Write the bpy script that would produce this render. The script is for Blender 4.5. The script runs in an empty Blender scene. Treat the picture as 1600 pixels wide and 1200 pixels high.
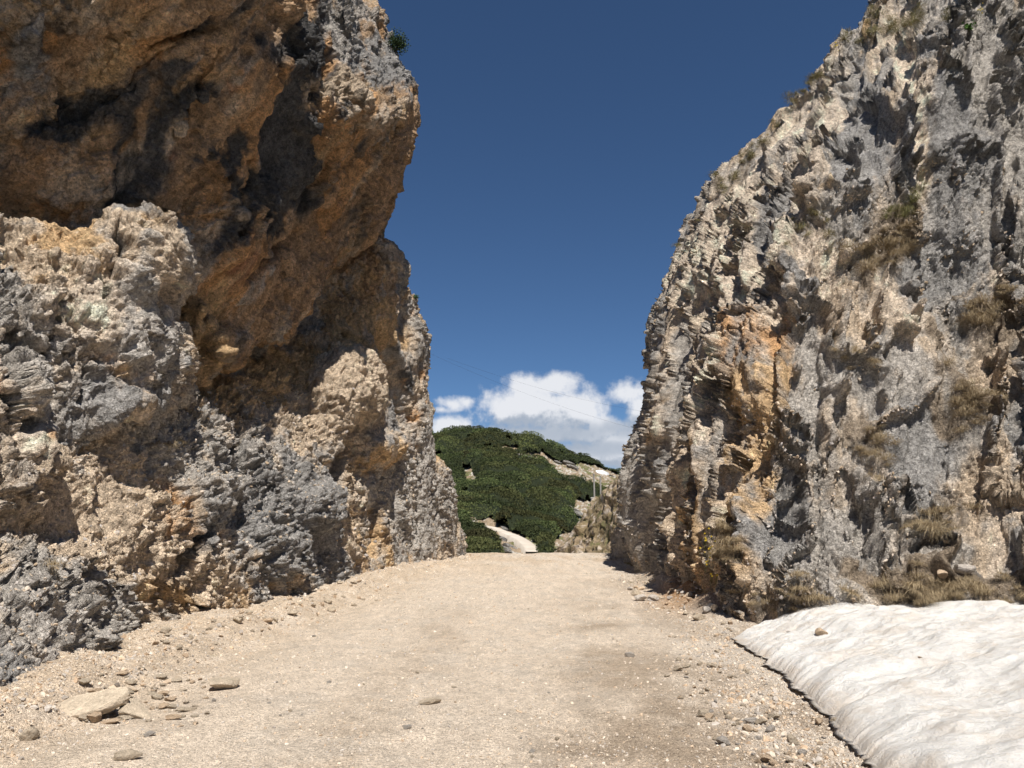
import bpy, math, random
import numpy as np
from mathutils import Vector

# ------------------------------------------------------------------ camera, sky, sun, exposure
random.seed(7); rng = np.random.default_rng(7)
sc = bpy.context.scene
COL = sc.collection
F = 1200.0; PITCH = math.radians(10.85); EYE = 1.6
CP, SP = math.cos(PITCH), math.sin(PITCH)
cam_d = bpy.data.cameras.new('camera'); cam = bpy.data.objects.new('camera', cam_d); COL.objects.link(cam)
cam.location = (0, 0, EYE); cam.rotation_euler = (math.radians(90) + PITCH, 0, 0)
cam_d.sensor_width = 36; cam_d.lens = 36 * F / 1600; cam_d.clip_start = .05; cam_d.clip_end = 12000
sc.camera = cam
SUN_EL = 57.0; SUN_AZ = 168.0          # compass style: 0 = +y, 90 = +x (180 is straight behind the camera)
se, sa = math.radians(SUN_EL), math.radians(SUN_AZ)
SUNV = Vector((math.sin(sa) * math.cos(se), math.cos(sa) * math.cos(se), math.sin(se)))
sun_d = bpy.data.lights.new('sun', 'SUN'); sun = bpy.data.objects.new('sun', sun_d); COL.objects.link(sun)
sun_d.energy = 5.0; sun_d.angle = math.radians(.5); sun_d.color = (1, .955, .88)
sun.rotation_euler = SUNV.to_track_quat('Z', 'Y').to_euler(); sun.location = SUNV * 60
sc.view_settings.view_transform = 'Standard'; sc.view_settings.look = 'None'
sc.view_settings.exposure = 0.36
sc.cycles.max_bounces = 5; sc.cycles.diffuse_bounces = 3; sc.cycles.use_adaptive_sampling = True; sc.cycles.adaptive_threshold = .025; sc.view_settings.gamma = 1.0


class NT:
    """tiny node-tree writer"""
    def __init__(s, tree): s.t = tree
    def n(s, typ, **k):
        nd = s.t.nodes.new(typ)
        for a, b in k.items(): setattr(nd, a, b)
        return nd
    def l(s, a, b): s.t.links.new(a, b)
    def setin(s, sock, v):
        if hasattr(v, 'links'): s.l(v, sock)
        else: sock.default_value = v
    def math(s, op, a, b=None, c=None, clamp=False):
        nd = s.n('ShaderNodeMath', operation=op); nd.use_clamp = clamp
        s.setin(nd.inputs[0], a)
        if b is not None: s.setin(nd.inputs[1], b)
        if c is not None: s.setin(nd.inputs[2], c)
        return nd.outputs[0]
    def mix(s, f, a, b, mode='MIX'):
        nd = s.n('ShaderNodeMix', data_type='RGBA', blend_type=mode)
        s.setin(nd.inputs[0], f); s.setin(nd.inputs[6], a); s.setin(nd.inputs[7], b)
        return nd.outputs[2]
    def ramp(s, v, a, b, lo=0., hi=1.):
        nd = s.n('ShaderNodeMapRange', interpolation_type='SMOOTHSTEP')
        s.setin(nd.inputs[0], v); nd.inputs[1].default_value = a; nd.inputs[2].default_value = b
        nd.inputs[3].default_value = lo; nd.inputs[4].default_value = hi
        return nd.outputs[0]
    def noise(s, vec, scale, detail=6, rough=.55, dist=0.):
        nd = s.n('ShaderNodeTexNoise'); s.l(vec, nd.inputs['Vector'])
        nd.inputs['Scale'].default_value = scale; nd.inputs['Detail'].default_value = detail
        nd.inputs['Roughness'].default_value = rough; nd.inputs['Distortion'].default_value = dist
        return nd.outputs[0]
    def voro(s, vec, scale, feature='F1', out='Distance'):
        nd = s.n('ShaderNodeTexVoronoi', feature=feature); s.l(vec, nd.inputs['Vector'])
        nd.inputs['Scale'].default_value = scale
        return nd.outputs[out]


def pix_uv(px, py):
    x, zu = (px - 800) / F, (600 - py) / F
    dy, dz = CP - zu * SP, SP + zu * CP
    return x / dy, dz / dy


wd = bpy.data.worlds.new('World'); sc.world = wd; wd.use_nodes = True
wt = NT(wd.node_tree); wd.node_tree.nodes.clear()
sky = wt.n('ShaderNodeTexSky', sky_type='NISHITA'); sky.sun_disc = False
sky.sun_elevation = se; sky.sun_rotation = sa; sky.altitude = 3200; sky.air_density = 1.0; sky.dust_density = .25; sky.ozone_density = 3.2
# clouds: a density field over sky direction, evaluated twice so that the side towards the sun is the bright one
cg = bpy.data.node_groups.new('cloud_density', 'ShaderNodeTree')
cg.interface.new_socket('Vector', in_out='INPUT', socket_type='NodeSocketVector')
cg.interface.new_socket('Value', in_out='OUTPUT', socket_type='NodeSocketFloat')
g = NT(cg); gi = g.n('NodeGroupInput'); go = g.n('NodeGroupOutput')
sep = g.n('ShaderNodeSeparateXYZ'); g.l(gi.outputs[0], sep.inputs[0])
gu, gv = sep.outputs[0], sep.outputs[1]
best = None
for bx, by, rx, ry, *st in [(838, 640, 92, 52), (822, 606, 34, 27), (862, 603, 44, 26), (795, 640, 48, 40), (908, 642, 50, 36), (945, 668, 42, 26), (845, 680, 150, 22),
                       (700, 668, 44, 20), (708, 631, 30, 12, .62), (728, 628, 18, 12, .7), (690, 640, 26, 9, .5), (984, 612, 36, 28, .85), (1003, 640, 34, 30), (975, 700, 70, 46), (900, 712, 110, 34), (700, 690, 80, 28), (1100, 690, 90, 30), (560, 680, 90, 30)]:
    u0, v0 = pix_uv(bx, by)
    a = g.math('MULTIPLY', g.math('SUBTRACT', gu, u0), F / rx); b = g.math('MULTIPLY', g.math('SUBTRACT', gv, v0), F / ry)
    e = g.math('SUBTRACT', 1.0, g.math('SQRT', g.math('ADD', g.math('MULTIPLY', a, a), g.math('MULTIPLY', b, b))))
    if st: e = g.math('SUBTRACT', g.math('MULTIPLY', e, st[0]), (1 - st[0]) * .25)
    best = e if best is None else g.math('SMOOTH_MAX', best, e, .25)
n1 = g.noise(gi.outputs[0], 16, 9, .62, .2); n2 = g.noise(gi.outputs[0], 46, 8, .6)
nn = g.math('ADD', g.math('MULTIPLY', g.math('SUBTRACT', n1, .5), 2.3), g.math('MULTIPLY', g.math('SUBTRACT', n2, .5), 1.3))
g.l(g.math('ADD', g.math('MULTIPLY', best, 1.35), nn), go.inputs[0])
tc = wt.n('ShaderNodeTexCoord'); s2 = wt.n('ShaderNodeSeparateXYZ'); wt.l(tc.outputs['Generated'], s2.inputs[0])
yy = wt.math('MAXIMUM', s2.outputs[1], .02)
cu = wt.math('DIVIDE', s2.outputs[0], yy); cv = wt.math('DIVIDE', s2.outputs[2], yy)
def cdens(du, dv):
    c = wt.n('ShaderNodeCombineXYZ'); wt.setin(c.inputs[0], wt.math('ADD', cu, du)); wt.setin(c.inputs[1], wt.math('ADD', cv, dv))
    q = wt.n('ShaderNodeGroup'); q.node_tree = cg; wt.l(c.outputs[0], q.inputs[0]); return q.outputs[0]
d0 = cdens(0, 0); d1 = cdens(.004, .014); d2 = cdens(.01, .045)
cover = wt.math('MULTIPLY', wt.ramp(d0, -.18, .75), wt.ramp(s2.outputs[1], .1, .5))
shade = wt.ramp(wt.math('SUBTRACT', wt.math('MULTIPLY', d0, 1.0), wt.math('ADD', wt.math('MULTIPLY', d1, .55), wt.math('MULTIPLY', d2, .45))), -.30, .38)
skyc = wt.n('ShaderNodeVectorMath', operation='SCALE'); wt.l(sky.outputs[0], skyc.inputs[0]); skyc.inputs['Scale'].default_value = 1.0
tint = wt.mix(1.0, skyc.outputs[0], (.74, .92, 1.04, 1), 'MULTIPLY')
gb = None
for bx, by, rx, ry in [(880, 676, 95, 20), (800, 672, 60, 16), (975, 668, 40, 20), (930, 700, 60, 16)]:
    u0, v0 = pix_uv(bx, by); a = wt.math('MULTIPLY', wt.math('SUBTRACT', cu, u0), F / rx); b = wt.math('MULTIPLY', wt.math('SUBTRACT', cv, v0), F / ry)
    e = wt.math('SUBTRACT', 1.0, wt.math('ADD', wt.math('MULTIPLY', a, a), wt.math('MULTIPLY', b, b)))
    gb = e if gb is None else wt.math('SMOOTH_MAX', gb, e, .4)
gb = wt.ramp(wt.math('ADD', gb, wt.math('MULTIPLY', wt.math('SUBTRACT', d0, .9), .6)), -.7, 1.1)
shade = wt.math('MULTIPLY', shade, wt.math('SUBTRACT', 1.0, wt.math('MULTIPLY', gb, .85)))
cloudc = wt.mix(shade, (4.9, 5.6, 6.7, 1), (10.0, 10.2, 10.7, 1))
final = wt.mix(wt.math('MULTIPLY', cover, .97), tint, cloudc)
bg = wt.n('ShaderNodeBackground'); wt.l(final, bg.inputs[0]); bg.inputs[1].default_value = .064
wo = wt.n('ShaderNodeOutputWorld'); wt.l(bg.outputs[0], wo.inputs[0])

# ------------------------------------------------------------------ geometry helpers
def P(px, py, Y):
    u, v = pix_uv(px, py)
    return (u * Y, Y, EYE + v * Y)

def project(p):
    x, y, z = p[..., 0], p[..., 1], p[..., 2] - EYE
    d = np.maximum(y * CP + z * SP, .05)
    return 800 + F * x / d, 600 - F * (z * CP - y * SP) / d

def sstep(a, b, x):
    t = np.clip((x - a) / (b - a), 0, 1); return t * t * (3 - 2 * t)

def gz(Y):                                   # long profile of the road: level, then rising to a crest, then dropping
    Y = np.asarray(Y, float)
    return .62 * sstep(11, 35, Y) - 9 * sstep(36, 75, Y)

def ground_hit(px, py):
    u, v = pix_uv(px, py); Y = 3.0
    while Y < 35.5 and EYE + v * Y > float(gz(Y)): Y += .05
    return (u * Y, Y, float(gz(Y)))

PT = rng.permutation(256); PT = np.concatenate([PT, PT, PT]).astype(np.int32)
GR = rng.normal(size=(256, 3)); GR /= np.linalg.norm(GR, axis=1)[:, None]; GR = GR.astype(np.float32)
RV = rng.random((256, 3)).astype(np.float32)
GX, GY, GZ = [np.ascontiguousarray(GR[:, k]) for k in range(3)]

def perlin(p):
    x, y, z = [np.asarray(p[:, k], np.float32) for k in range(3)]
    ix, iy, iz = np.floor(x), np.floor(y), np.floor(z); x = x - ix; y = y - iy; z = z - iz
    ix = ix.astype(np.int32) & 255; iy = iy.astype(np.int32) & 255; iz = iz.astype(np.int32) & 255
    u = x * x * x * (x * (x * 6 - 15) + 10); v = y * y * y * (y * (y * 6 - 15) + 10); w = z * z * z * (z * (z * 6 - 15) + 10)
    r = np.zeros(len(x), np.float32)
    for dx in (0, 1):
        a = PT[ix + dx]; wx = u if dx else 1 - u
        for dy in (0, 1):
            b = PT[a + iy + dy]; wxy = wx * (v if dy else 1 - v)
            for dz in (0, 1):
                h = PT[b + iz + dz]
                r += (GX[h] * (x - dx) + GY[h] * (y - dy) + GZ[h] * (z - dz)) * wxy * (w if dz else 1 - w)
    return r * 1.6

def fbm(p, oct=5, gain=.5, ridge=False):
    a, s, r = 1., 1., 0
    for k in range(oct):
        n = perlin(p * s + k * 17.3)
        r = r + a * ((1 - 2 * np.abs(n)) if ridge else n)
        a *= gain; s *= 2.03
    return r

def worley(p, extra=0, two=False):
    p = np.asarray(p, np.float32); fl = np.floor(p); f = p - fl; i = fl.astype(np.int32) & 255; N = len(p)
    f1 = np.full(N, 9., np.float32); f2 = f1.copy(); c1 = np.zeros(N, np.int32); c2 = c1.copy(); k1 = c1.copy(); k2 = c1.copy(); offs = []
    for dx in (-1, 0, 1):
        a = PT[(i[:, 0] + dx + extra) & 255]
        for dy in (-1, 0, 1):
            b = PT[(a + i[:, 1] + dy) & 255]
            for dz in (-1, 0, 1):
                h = PT[(b + i[:, 2] + dz) & 255]; r_ = RV[h]; kk = len(offs); offs.append((dx, dy, dz))
                d = (f[:, 0] - dx - r_[:, 0]) ** 2 + (f[:, 1] - dy - r_[:, 1]) ** 2 + (f[:, 2] - dz - r_[:, 2]) ** 2
                nw = d < f1; sec = (d < f2) & ~nw
                f2 = np.where(nw, f1, np.where(sec, d, f2)); c2 = np.where(nw, c1, np.where(sec, h, c2)); k2 = np.where(nw, k1, np.where(sec, kk, k2))
                f1 = np.where(nw, d, f1); c1 = np.where(nw, h, c1); k1 = np.where(nw, kk, k1)
    O = np.array(offs, np.float32); f1 = np.sqrt(f1); f2 = np.sqrt(f2); o = f - O[k1] - RV[c1]
    if two: return f1, f2, c1, o, c2, f - O[k2] - RV[c2]
    return f1, f2, c1, o

def facets(p, tilt=.5, crack=.25, extra=0, soft=.22):
    """broken-rock relief: every cell is a tilted plane at its own height, with a crack between cells"""
    f1, f2, h, o, h2, o2 = worley(p, extra, True)
    va = (RV[h, 1] - .5) + tilt * (GR[PT[h + 7]] * o).sum(1); vb = (RV[h2, 1] - .5) + tilt * (GR[PT[h2 + 7]] * o2).sum(1)
    k = .5 + .5 * sstep(0, soft, f2 - f1); val = va * k + vb * (1 - k)
    e = np.clip((f2 - f1) / .10, 0, 1)
    return val - crack * (1 - e), RV[h, 2], f2 - f1

def pchip(ctrl, t, T):
    """monotone cubic through ctrl (K,...) at parameters t, evaluated at T"""
    K = len(t); h = np.diff(t); d = np.diff(ctrl, axis=0) / h.reshape((-1,) + (1,) * (ctrl.ndim - 1))
    m = np.zeros_like(ctrl); m[0], m[-1] = d[0], d[-1]
    if K > 2:
        a, b = d[:-1], d[1:]; w1 = (2 * h[1:] + h[:-1]).reshape((-1,) + (1,) * (ctrl.ndim - 1)); w2 = (h[1:] + 2 * h[:-1]).reshape(w1.shape)
        with np.errstate(all='ignore'):
            hm = (w1 + w2) / (w1 / a + w2 / b)
        # blend of the monotone slope with a plain average keeps bends round
        av = (a + b) / 2
        m[1:-1] = np.where(a * b > 0, np.nan_to_num(hm) * .6 + av * .4, av * .35)
    k = np.clip(np.searchsorted(t, T, 'right') - 1, 0, K - 2)
    s = (T - t[k]) / h[k]; sh = (-1,) + (1,) * (ctrl.ndim - 1); s = s.reshape(sh); hk = h[k].reshape(sh)
    return ((2 * s**3 - 3 * s**2 + 1) * ctrl[k] + (s**3 - 2 * s**2 + s) * hk * m[k]
            + (-2 * s**3 + 3 * s**2) * ctrl[k + 1] + (s**3 - s**2) * hk * m[k + 1])

def patch(net, step):
    """dense grid through a net of world points; vertices spread as evenly as the picture needs them"""
    net = np.array(net, float)
    def params(a):                            # a: (K, M, 3)
        ch = np.linalg.norm(np.diff(a, axis=0), axis=2).mean(1); t = np.concatenate([[0], np.cumsum(ch)])
        px, py = project(a); on = (px > -60) & (px < 1660) & (py > -60) & (py < 1260)
        T = [0.]
        for k in range(len(ch)):
            L = np.hypot(np.diff(px, axis=0)[k], np.diff(py, axis=0)[k]); vis = on[k] | on[k + 1]; L = np.minimum(L, 520)
            wl = np.linalg.norm(np.diff(a, axis=0)[k], axis=1); wl = np.minimum(.6 * F * wl / np.maximum(np.abs(a[k, :, 1]), 3), 1.9 * L)
            c = np.percentile(np.maximum(L[vis], wl[vis]), 80) / step if vis.any() else 0
            c = int(max(6, min(c, 300)))
            T += list(t[k] + ch[k] * (np.arange(c) + 1) / c)
        return t, np.array(T)
    t, T = params(net); a = pchip(net, t, T)
    t2, T2 = params(np.swapaxes(net, 0, 1)); b = pchip(np.swapaxes(a, 0, 1), t2, T2)
    return np.swapaxes(b, 0, 1).copy()

def grid_normals(g_):
    n = np.cross(np.gradient(g_, axis=1), np.gradient(g_, axis=0))
    return n / (np.linalg.norm(n, axis=2)[..., None] + 1e-9)

def link(o, parent=None):
    COL.objects.link(o)
    if parent is not None: o.parent = parent
    return o

def mesh_np(name, V, Fq, mat, parent=None, cols=None, smooth=True):
    me = bpy.data.meshes.new(name); V = np.ascontiguousarray(V, np.float32).reshape(-1, 3)
    Fq = np.asarray(Fq, np.int32); k = Fq.shape[1]
    me.vertices.add(len(V)); me.vertices.foreach_set('co', V.ravel())
    me.loops.add(Fq.size); me.loops.foreach_set('vertex_index', Fq.ravel())
    me.polygons.add(len(Fq)); me.polygons.foreach_set('loop_start', np.arange(len(Fq), dtype=np.int32) * k)
    me.polygons.foreach_set('use_smooth', np.full(len(Fq), smooth))
    me.update(calc_edges=True); me.validate()
    if cols is not None:
        at = me.color_attributes.new('tone', 'FLOAT_COLOR', 'POINT')
        c = np.ones((len(V), 4), np.float32); c[:, :3] = cols
        at.data.foreach_set('color', c.ravel())
    me.materials.append(mat)
    o = bpy.data.objects.new(name, me); return link(o, parent)

def grid_faces(R, C):
    i = np.arange(R * C).reshape(R, C)
    return np.stack([i[:-1, :-1], i[1:, :-1], i[1:, 1:], i[:-1, 1:]], -1).reshape(-1, 4)

def tag(o, label=None, cat=None, group=None, kind=None):
    if label: o['label'] = label
    if cat: o['category'] = cat
    if group: o['group'] = group
    if kind: o['kind'] = kind
    return o

# ------------------------------------------------------------------ materials
def new_mat(name, rough=.9, spec=.25):
    m = bpy.data.materials.new(name); m.use_nodes = True
    t = NT(m.node_tree); b = m.node_tree.nodes['Principled BSDF']
    b.inputs['Roughness'].default_value = rough; b.inputs['Specular IOR Level'].default_value = spec
    return m, t, b

def add_bump(t, b, hs, dist):
    prev = None
    for h, d in zip(hs, dist):
        bp = t.n('ShaderNodeBump'); bp.inputs['Strength'].default_value = 1.0; bp.inputs['Distance'].default_value = d
        t.l(h, bp.inputs['Height'])
        if prev is not None: t.l(prev, bp.inputs['Normal'])
        prev = bp.outputs[0]
    t.l(prev, b.inputs['Normal'])

def rock_mat(name, bump=1.0, speck=.5):
    m, t, b = new_mat(name, .92, .15)
    tc_ = t.n('ShaderNodeTexCoord').outputs['Object']
    at = t.n('ShaderNodeAttribute', attribute_name='tone').outputs['Color']
    n1_ = t.noise(tc_, 7, 8, .65); n2_ = t.noise(tc_, 34, 8, .72)
    wv = t.n('ShaderNodeVectorMath', operation='MULTIPLY_ADD'); nzc = t.n('ShaderNodeTexNoise'); t.l(tc_, nzc.inputs['Vector']); nzc.inputs['Scale'].default_value = 6
    t.l(nzc.outputs['Color'], wv.inputs[0]); wv.inputs[1].default_value = (.12, .12, .12); t.l(tc_, wv.inputs[2])
    v = t.voro(wv.outputs[0], 9, 'DISTANCE_TO_EDGE'); v2 = t.voro(wv.outputs[0], 24, 'DISTANCE_TO_EDGE'); vf = t.voro(wv.outputs[0], 24, out='Color')
    sepv = t.n('ShaderNodeSeparateColor'); t.l(vf, sepv.inputs[0])
    cr1 = t.ramp(v, 0, .09); cr2 = t.ramp(v2, 0, .16)
    pits = t.ramp(t.noise(tc_, 20, 5, .6), .36, .5)
    f = t.math('ADD', t.math('ADD', t.math('MULTIPLY', t.ramp(n1_, .3, .7), .35), t.math('MULTIPLY', t.ramp(n2_, .3, .7), .35)), t.math('MULTIPLY', sepv.outputs[0], .3))
    mul = t.ramp(f, 0, 1, 1 - speck, 1 + speck)
    cc = t.n('ShaderNodeCombineXYZ')
    for k in range(3): t.l(mul, cc.inputs[k])
    t.l(t.mix(1.0, at, cc.outputs[0], 'MULTIPLY'), b.inputs['Base Color'])
    add_bump(t, b, [n1_, t.noise(tc_, 15, 5, .65), pits, cr1, cr2, sepv.outputs[1], n2_], [x * bump for x in (.025, .04, .014, .014, .014, .022, .022)])
    return m

def tone_mat(name, rough=.9, nscale=30, amt=.25, bump=.01):
    m, t, b = new_mat(name, rough, .2)
    tc_ = t.n('ShaderNodeTexCoord').outputs['Object']
    at = t.n('ShaderNodeAttribute', attribute_name='tone').outputs['Color']
    n_ = t.noise(tc_, nscale, 7, .65); mul = t.ramp(n_, .25, .75, 1 - amt, 1 + amt)
    cc = t.n('ShaderNodeCombineXYZ')
    for k in range(3): t.l(mul, cc.inputs[k])
    t.l(t.mix(1.0, at, cc.outputs[0], 'MULTIPLY'), b.inputs['Base Color'])
    if bump: add_bump(t, b, [n_], [bump])
    return m

def plain_mat(name, c1, c2, scale=20, rough=.85, bump=0., trans=0.):
    m, t, b = new_mat(name, rough, .2)
    tc_ = t.n('ShaderNodeTexCoord').outputs['Object']; n_ = t.noise(tc_, scale, 6, .6)
    t.l(t.mix(t.ramp(n_, .3, .7), (*c1, 1), (*c2, 1)), b.inputs['Base Color'])
    if bump: add_bump(t, b, [n_], [bump])
    return m

M_ROCK = rock_mat('limestone')
M_OVER = rock_mat('stained_limestone', 1.5, .55)

# ------------------------------------------------------------------ cliffs
PAL = dict(grey=(.51, .465, .415), blue=(.37, .35, .33), tan=(.70, .555, .41), ochre=(.70, .48, .27), orange=(.70, .41, .205),
           red=(.50, .26, .155), black=(.12, .115, .112), cream=(.80, .66, .52), earth=(.31, .245, .18), brown=(.58, .385, .235))

def paint(base, p, relief, weights, blobs, warp=26, seed=0, sharp=10., axis=(0, 0, 1), run=1.6):
    """rock colour: patches of different stone and stain. blobs = (px, py, rx, ry, angle, name, strength)"""
    px, py = project(base)
    sc_ = .55
    wx = fbm(p * sc_ + 11 + seed, 5, .6); wy = fbm(p * sc_ + 57 + seed, 5, .6)
    k_ = np.minimum(1, (14.5 / np.maximum(p[:, 1], 1)) ** 2.2); px = px + warp * k_ * wx * 1.3; py = py + warp * k_ * wy * 1.3
    names = list(weights.keys()); fld = []
    acc = {k: np.full(len(p), float(w)) for k, w in weights.items()}
    for (bx, by, rx, ry, ang, nm, st) in blobs:
        a = math.radians(ang); dx, dy = px - bx, py - by
        u_ = (dx * math.cos(a) + dy * math.sin(a)) / rx; v_ = (-dx * math.sin(a) + dy * math.cos(a)) / ry
        q = np.exp(-(u_ * u_ + v_ * v_) ** 1.3)
        if nm not in acc: acc[nm] = np.full(len(p), -.5)
        acc[nm] = acc[nm] + st * q
    names = list(acc); ps = strata(p, axis, run)
    for k, nm in enumerate(names):
        n = fbm(ps * (.75 + .1 * k) + 31.7 * (k + 1) + seed, 5, .6) * .62
        fld.append(acc[nm] + n + relief.get(nm, 0))
    fl = np.stack(fld, 1); fl = np.exp((fl - fl.max(1)[:, None]) * sharp); fl /= fl.sum(1)[:, None]
    col = fl @ np.array([PAL[nm] for nm in names])
    v = 1 + .26 * fbm(strata(p, axis, 1 + run * .5) * 3.1 + 5, 5, .65)[:, None]
    return np.clip(col * v, .02, .8)

def strata(p, axis, stretch):
    a = np.array(axis, float); a /= np.linalg.norm(a)
    d = (p @ a)[:, None]
    return p - a * d * (1 - 1 / stretch)

def relief_feats(p, feats, seed):
    px, py = project(p); k_ = np.minimum(1, (13.5 / np.maximum(p[:, 1], 1)) ** 2.6); px = px + 16 * k_ * fbm(p * .9 + 301 + seed, 3, .6); py = py + 16 * k_ * fbm(p * .9 + 401 + seed, 3, .6)
    h = np.zeros(len(p)); sm = np.zeros(len(p))
    for (bx, by, rx, ry, ang, dh, s_) in feats:
        a = math.radians(ang); dx, dy = px - bx, py - by
        u_ = (dx * math.cos(a) + dy * math.sin(a)) / rx; v_ = (-dx * math.sin(a) + dy * math.cos(a)) / ry
        q = np.exp(-(u_ * u_ + v_ * v_) ** 2.2); h += dh * q; sm = np.maximum(sm, s_ * q)
    return h, sm

def cliff_sheet(name, net, mat, parent, amp, scales, axis, stretch, weights, blobs, step=1.6, seed=0, flip=False, rough=1.0, feats=(), ribs=0., run=1.6, bigk=.8):
    G_ = patch(net, step); R, C, _ = G_.shape
    N_ = grid_normals(G_) * (-1 if flip else 1)
    base = G_.reshape(-1, 3); n = N_.reshape(-1, 3)
    # first the large relief, set out on the smooth sheet
    q = strata(base, axis, stretch); q = q + .15 * np.stack([fbm(base * 1.3 + s_, 3) for s_ in (3, 43, 83)], 1)
    big = fbm(q * .33 + seed, 3, .5)
    fa, ida, ea = facets(q / scales[0] + seed, 1.1, .12 if rough > 1.06 else .0, 0, .16)
    rg = rough * (0.6 + .8 * sstep(-.25, .35, fbm(base * .45 + 77 + seed, 2)))
    fh, sm = relief_feats(base, feats, seed); rg = rg * (1 - .75 * sm) * (1 - .35 * sstep(18, 25, base[:, 1]))
    rb = 0
    if ribs:
        sq = strata(base, axis, 6.) + .35 * np.stack([fbm(base * .5 + s_, 3) for s_ in (13, 143, 283)], 1)
        rb = (ribs * (1 - 2.2 * np.abs(perlin(sq * .55 + seed))) + ribs * .45 * (1 - 2.2 * np.abs(perlin(sq * 1.5 + seed + 50)))) * (1 - .7 * sm) - (ribs * 1.5 if ribs > .2 else 0) * np.exp(-(perlin(strata(base, axis, 9.) * .8 + .3 * perlin(base * 1.7)[:, None] + seed + 90) / .045) ** 2)
    far_ = 1 - .45 * sstep(20, 27, base[:, 1]); foot = .3 + .7 * sstep(-.2, 1.6, base[:, 2])
    h = fh + (rb - .3 * amp) * foot * far_ + amp * (bigk * big * far_ * foot + .5 * fa * foot * far_)
    pos = base + n * h[:, None]
    # then the small relief, set out on the carved surface so that it does not smear over steps
    n2 = grid_normals(pos.reshape(R, C, 3)).reshape(-1, 3) * (-1 if flip else 1)
    n = n * .45 + n2 * .55; n /= np.linalg.norm(n, axis=1)[:, None] + 1e-9
    q = strata(pos, axis, stretch * .75)
    fb, idb, eb = facets(q / scales[1] + seed + 9, 1.25, .28, 3, .11)
    fc, idc, ec = facets(q / scales[2] + seed + 19, 1.25, .3, 11, .13)
    fd, idd, edd = facets(pos / (scales[2] * .42) + seed + 29, .9, .3, 23)
    rdg = fbm(q * 2.2 + seed, 5, .58, True)
    h2 = amp * rg * (.19 * fb + .12 * fc + .065 * fd + .07 * (rdg - .3))
    pos = pos + n * h2[:, None]
    rel = fa * .5 + fb * .6 + fc * .35 + rdg * .15
    relief = dict(grey=.14 * rel, blue=.16 * rel, cream=.05 * rel, ochre=-.12 * rel, orange=-.15 * rel, tan=-.05 * rel, earth=-.1 * rel)
    cols = paint(base, pos, relief, weights, blobs, seed=seed, axis=axis, run=run)
    o = mesh_np(name, pos, grid_faces(R, C), mat, parent, cols)
    return o, pos.reshape(R, C, 3)

W = lambda *a: a
# --- left side -----------------------------------------------------
def low(pt, d=.6): return (pt[0] - .0, pt[1], pt[2] - d)
def rowmk(*pts): return [p if len(p) == 3 and not isinstance(p[0], str) else p for p in pts]
A_ = [(-5.6, -5.5, 0), (-6.0, -5.4, 1.4), (-6.4, -5.4, 2.6), (-6.8, -5.4, 3.6), (-7.2, -5.3, 4.6), (-7.7, -5.2, 5.6), (-8.6, -5, 7.2)]
B_ = [(-5.0, 5, 0), (-5.5, 5.5, 1.4), (-6.0, 6.0, 2.6), (-6.5, 6.4, 3.6), (-7.0, 7, 4.6), (-7.6, 8, 5.6), (-8.6, 9.4, 7.2)]
C_ = [ground_hit(-10, 1122), P(0, 930, 7.9), P(0, 800, 8.7), P(0, 700, 9.4), P(0, 620, 11.0), P(0, 540, 12.4), P(0, 430, 14)]
D_ = [ground_hit(150, 1040), P(130, 900, 10.0), P(120, 790, 10.6), P(110, 700, 10.8), P(110, 620, 11.9), P(120, 540, 14.3), P(130, 430, 16)]
E_ = [ground_hit(255, 985), P(250, 860, 12.2), P(245, 760, 12.7), P(240, 680, 12.7), P(240, 620, 13.9), P(250, 560, 16.3), P(260, 450, 18)]
F_ = [ground_hit(390, 965), P(375, 850, 14.8), P(370, 750, 15.4), P(365, 670, 16.0), P(360, 615, 17.0), P(370, 560, 19), P(380, 450, 20.5)]
G__ = [ground_hit(485, 940), P(475, 830, 17.2), P(468, 730, 17.7), P(460, 650, 18.6), P(450, 585, 19.8), P(455, 520, 21.3), P(470, 400, 22.4)]
H_ = [ground_hit(582, 905), P(565, 800, 21.6), P(558, 705, 21.4), P(552, 620, 21.5), P(540, 550, 21.9), P(542, 465, 23.6), P(550, 372, 24.2)]
I_ = [ground_hit(660, 884), P(648, 800, 27), P(636, 715, 26.3), P(618, 620, 25.6), P(610, 545, 25), P(606, 460, 24.7), P(585, 372, 24.5)]
J_ = [ground_hit(728, 866), P(711, 780, 31.4), P(694, 700, 30), P(668, 600, 28.6), P(664, 520, 27.6), P(648, 445, 26.6), P(612, 392, 25.6)]
K_ = [(j[0] - 1.2, j[1] + 3.5, j[2] - (.3 if k else 0) - k * .12) for k, j in enumerate(J_)]
L_ = [(j[0] - 9, j[1] + 7, j[2] - .3 - k * .3) for k, j in enumerate(J_)]
cols_ = [A_, B_, C_, D_, E_, F_, G__, H_, I_, J_, K_, L_]
net = [[low(c[0], 1.0) for c in cols_]] + [[c[r] for c in cols_] for r in range(7)] + [[(c[6][0] - 3, c[6][1] + 2.5, c[6][2] - .4) for c in cols_]]

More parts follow.
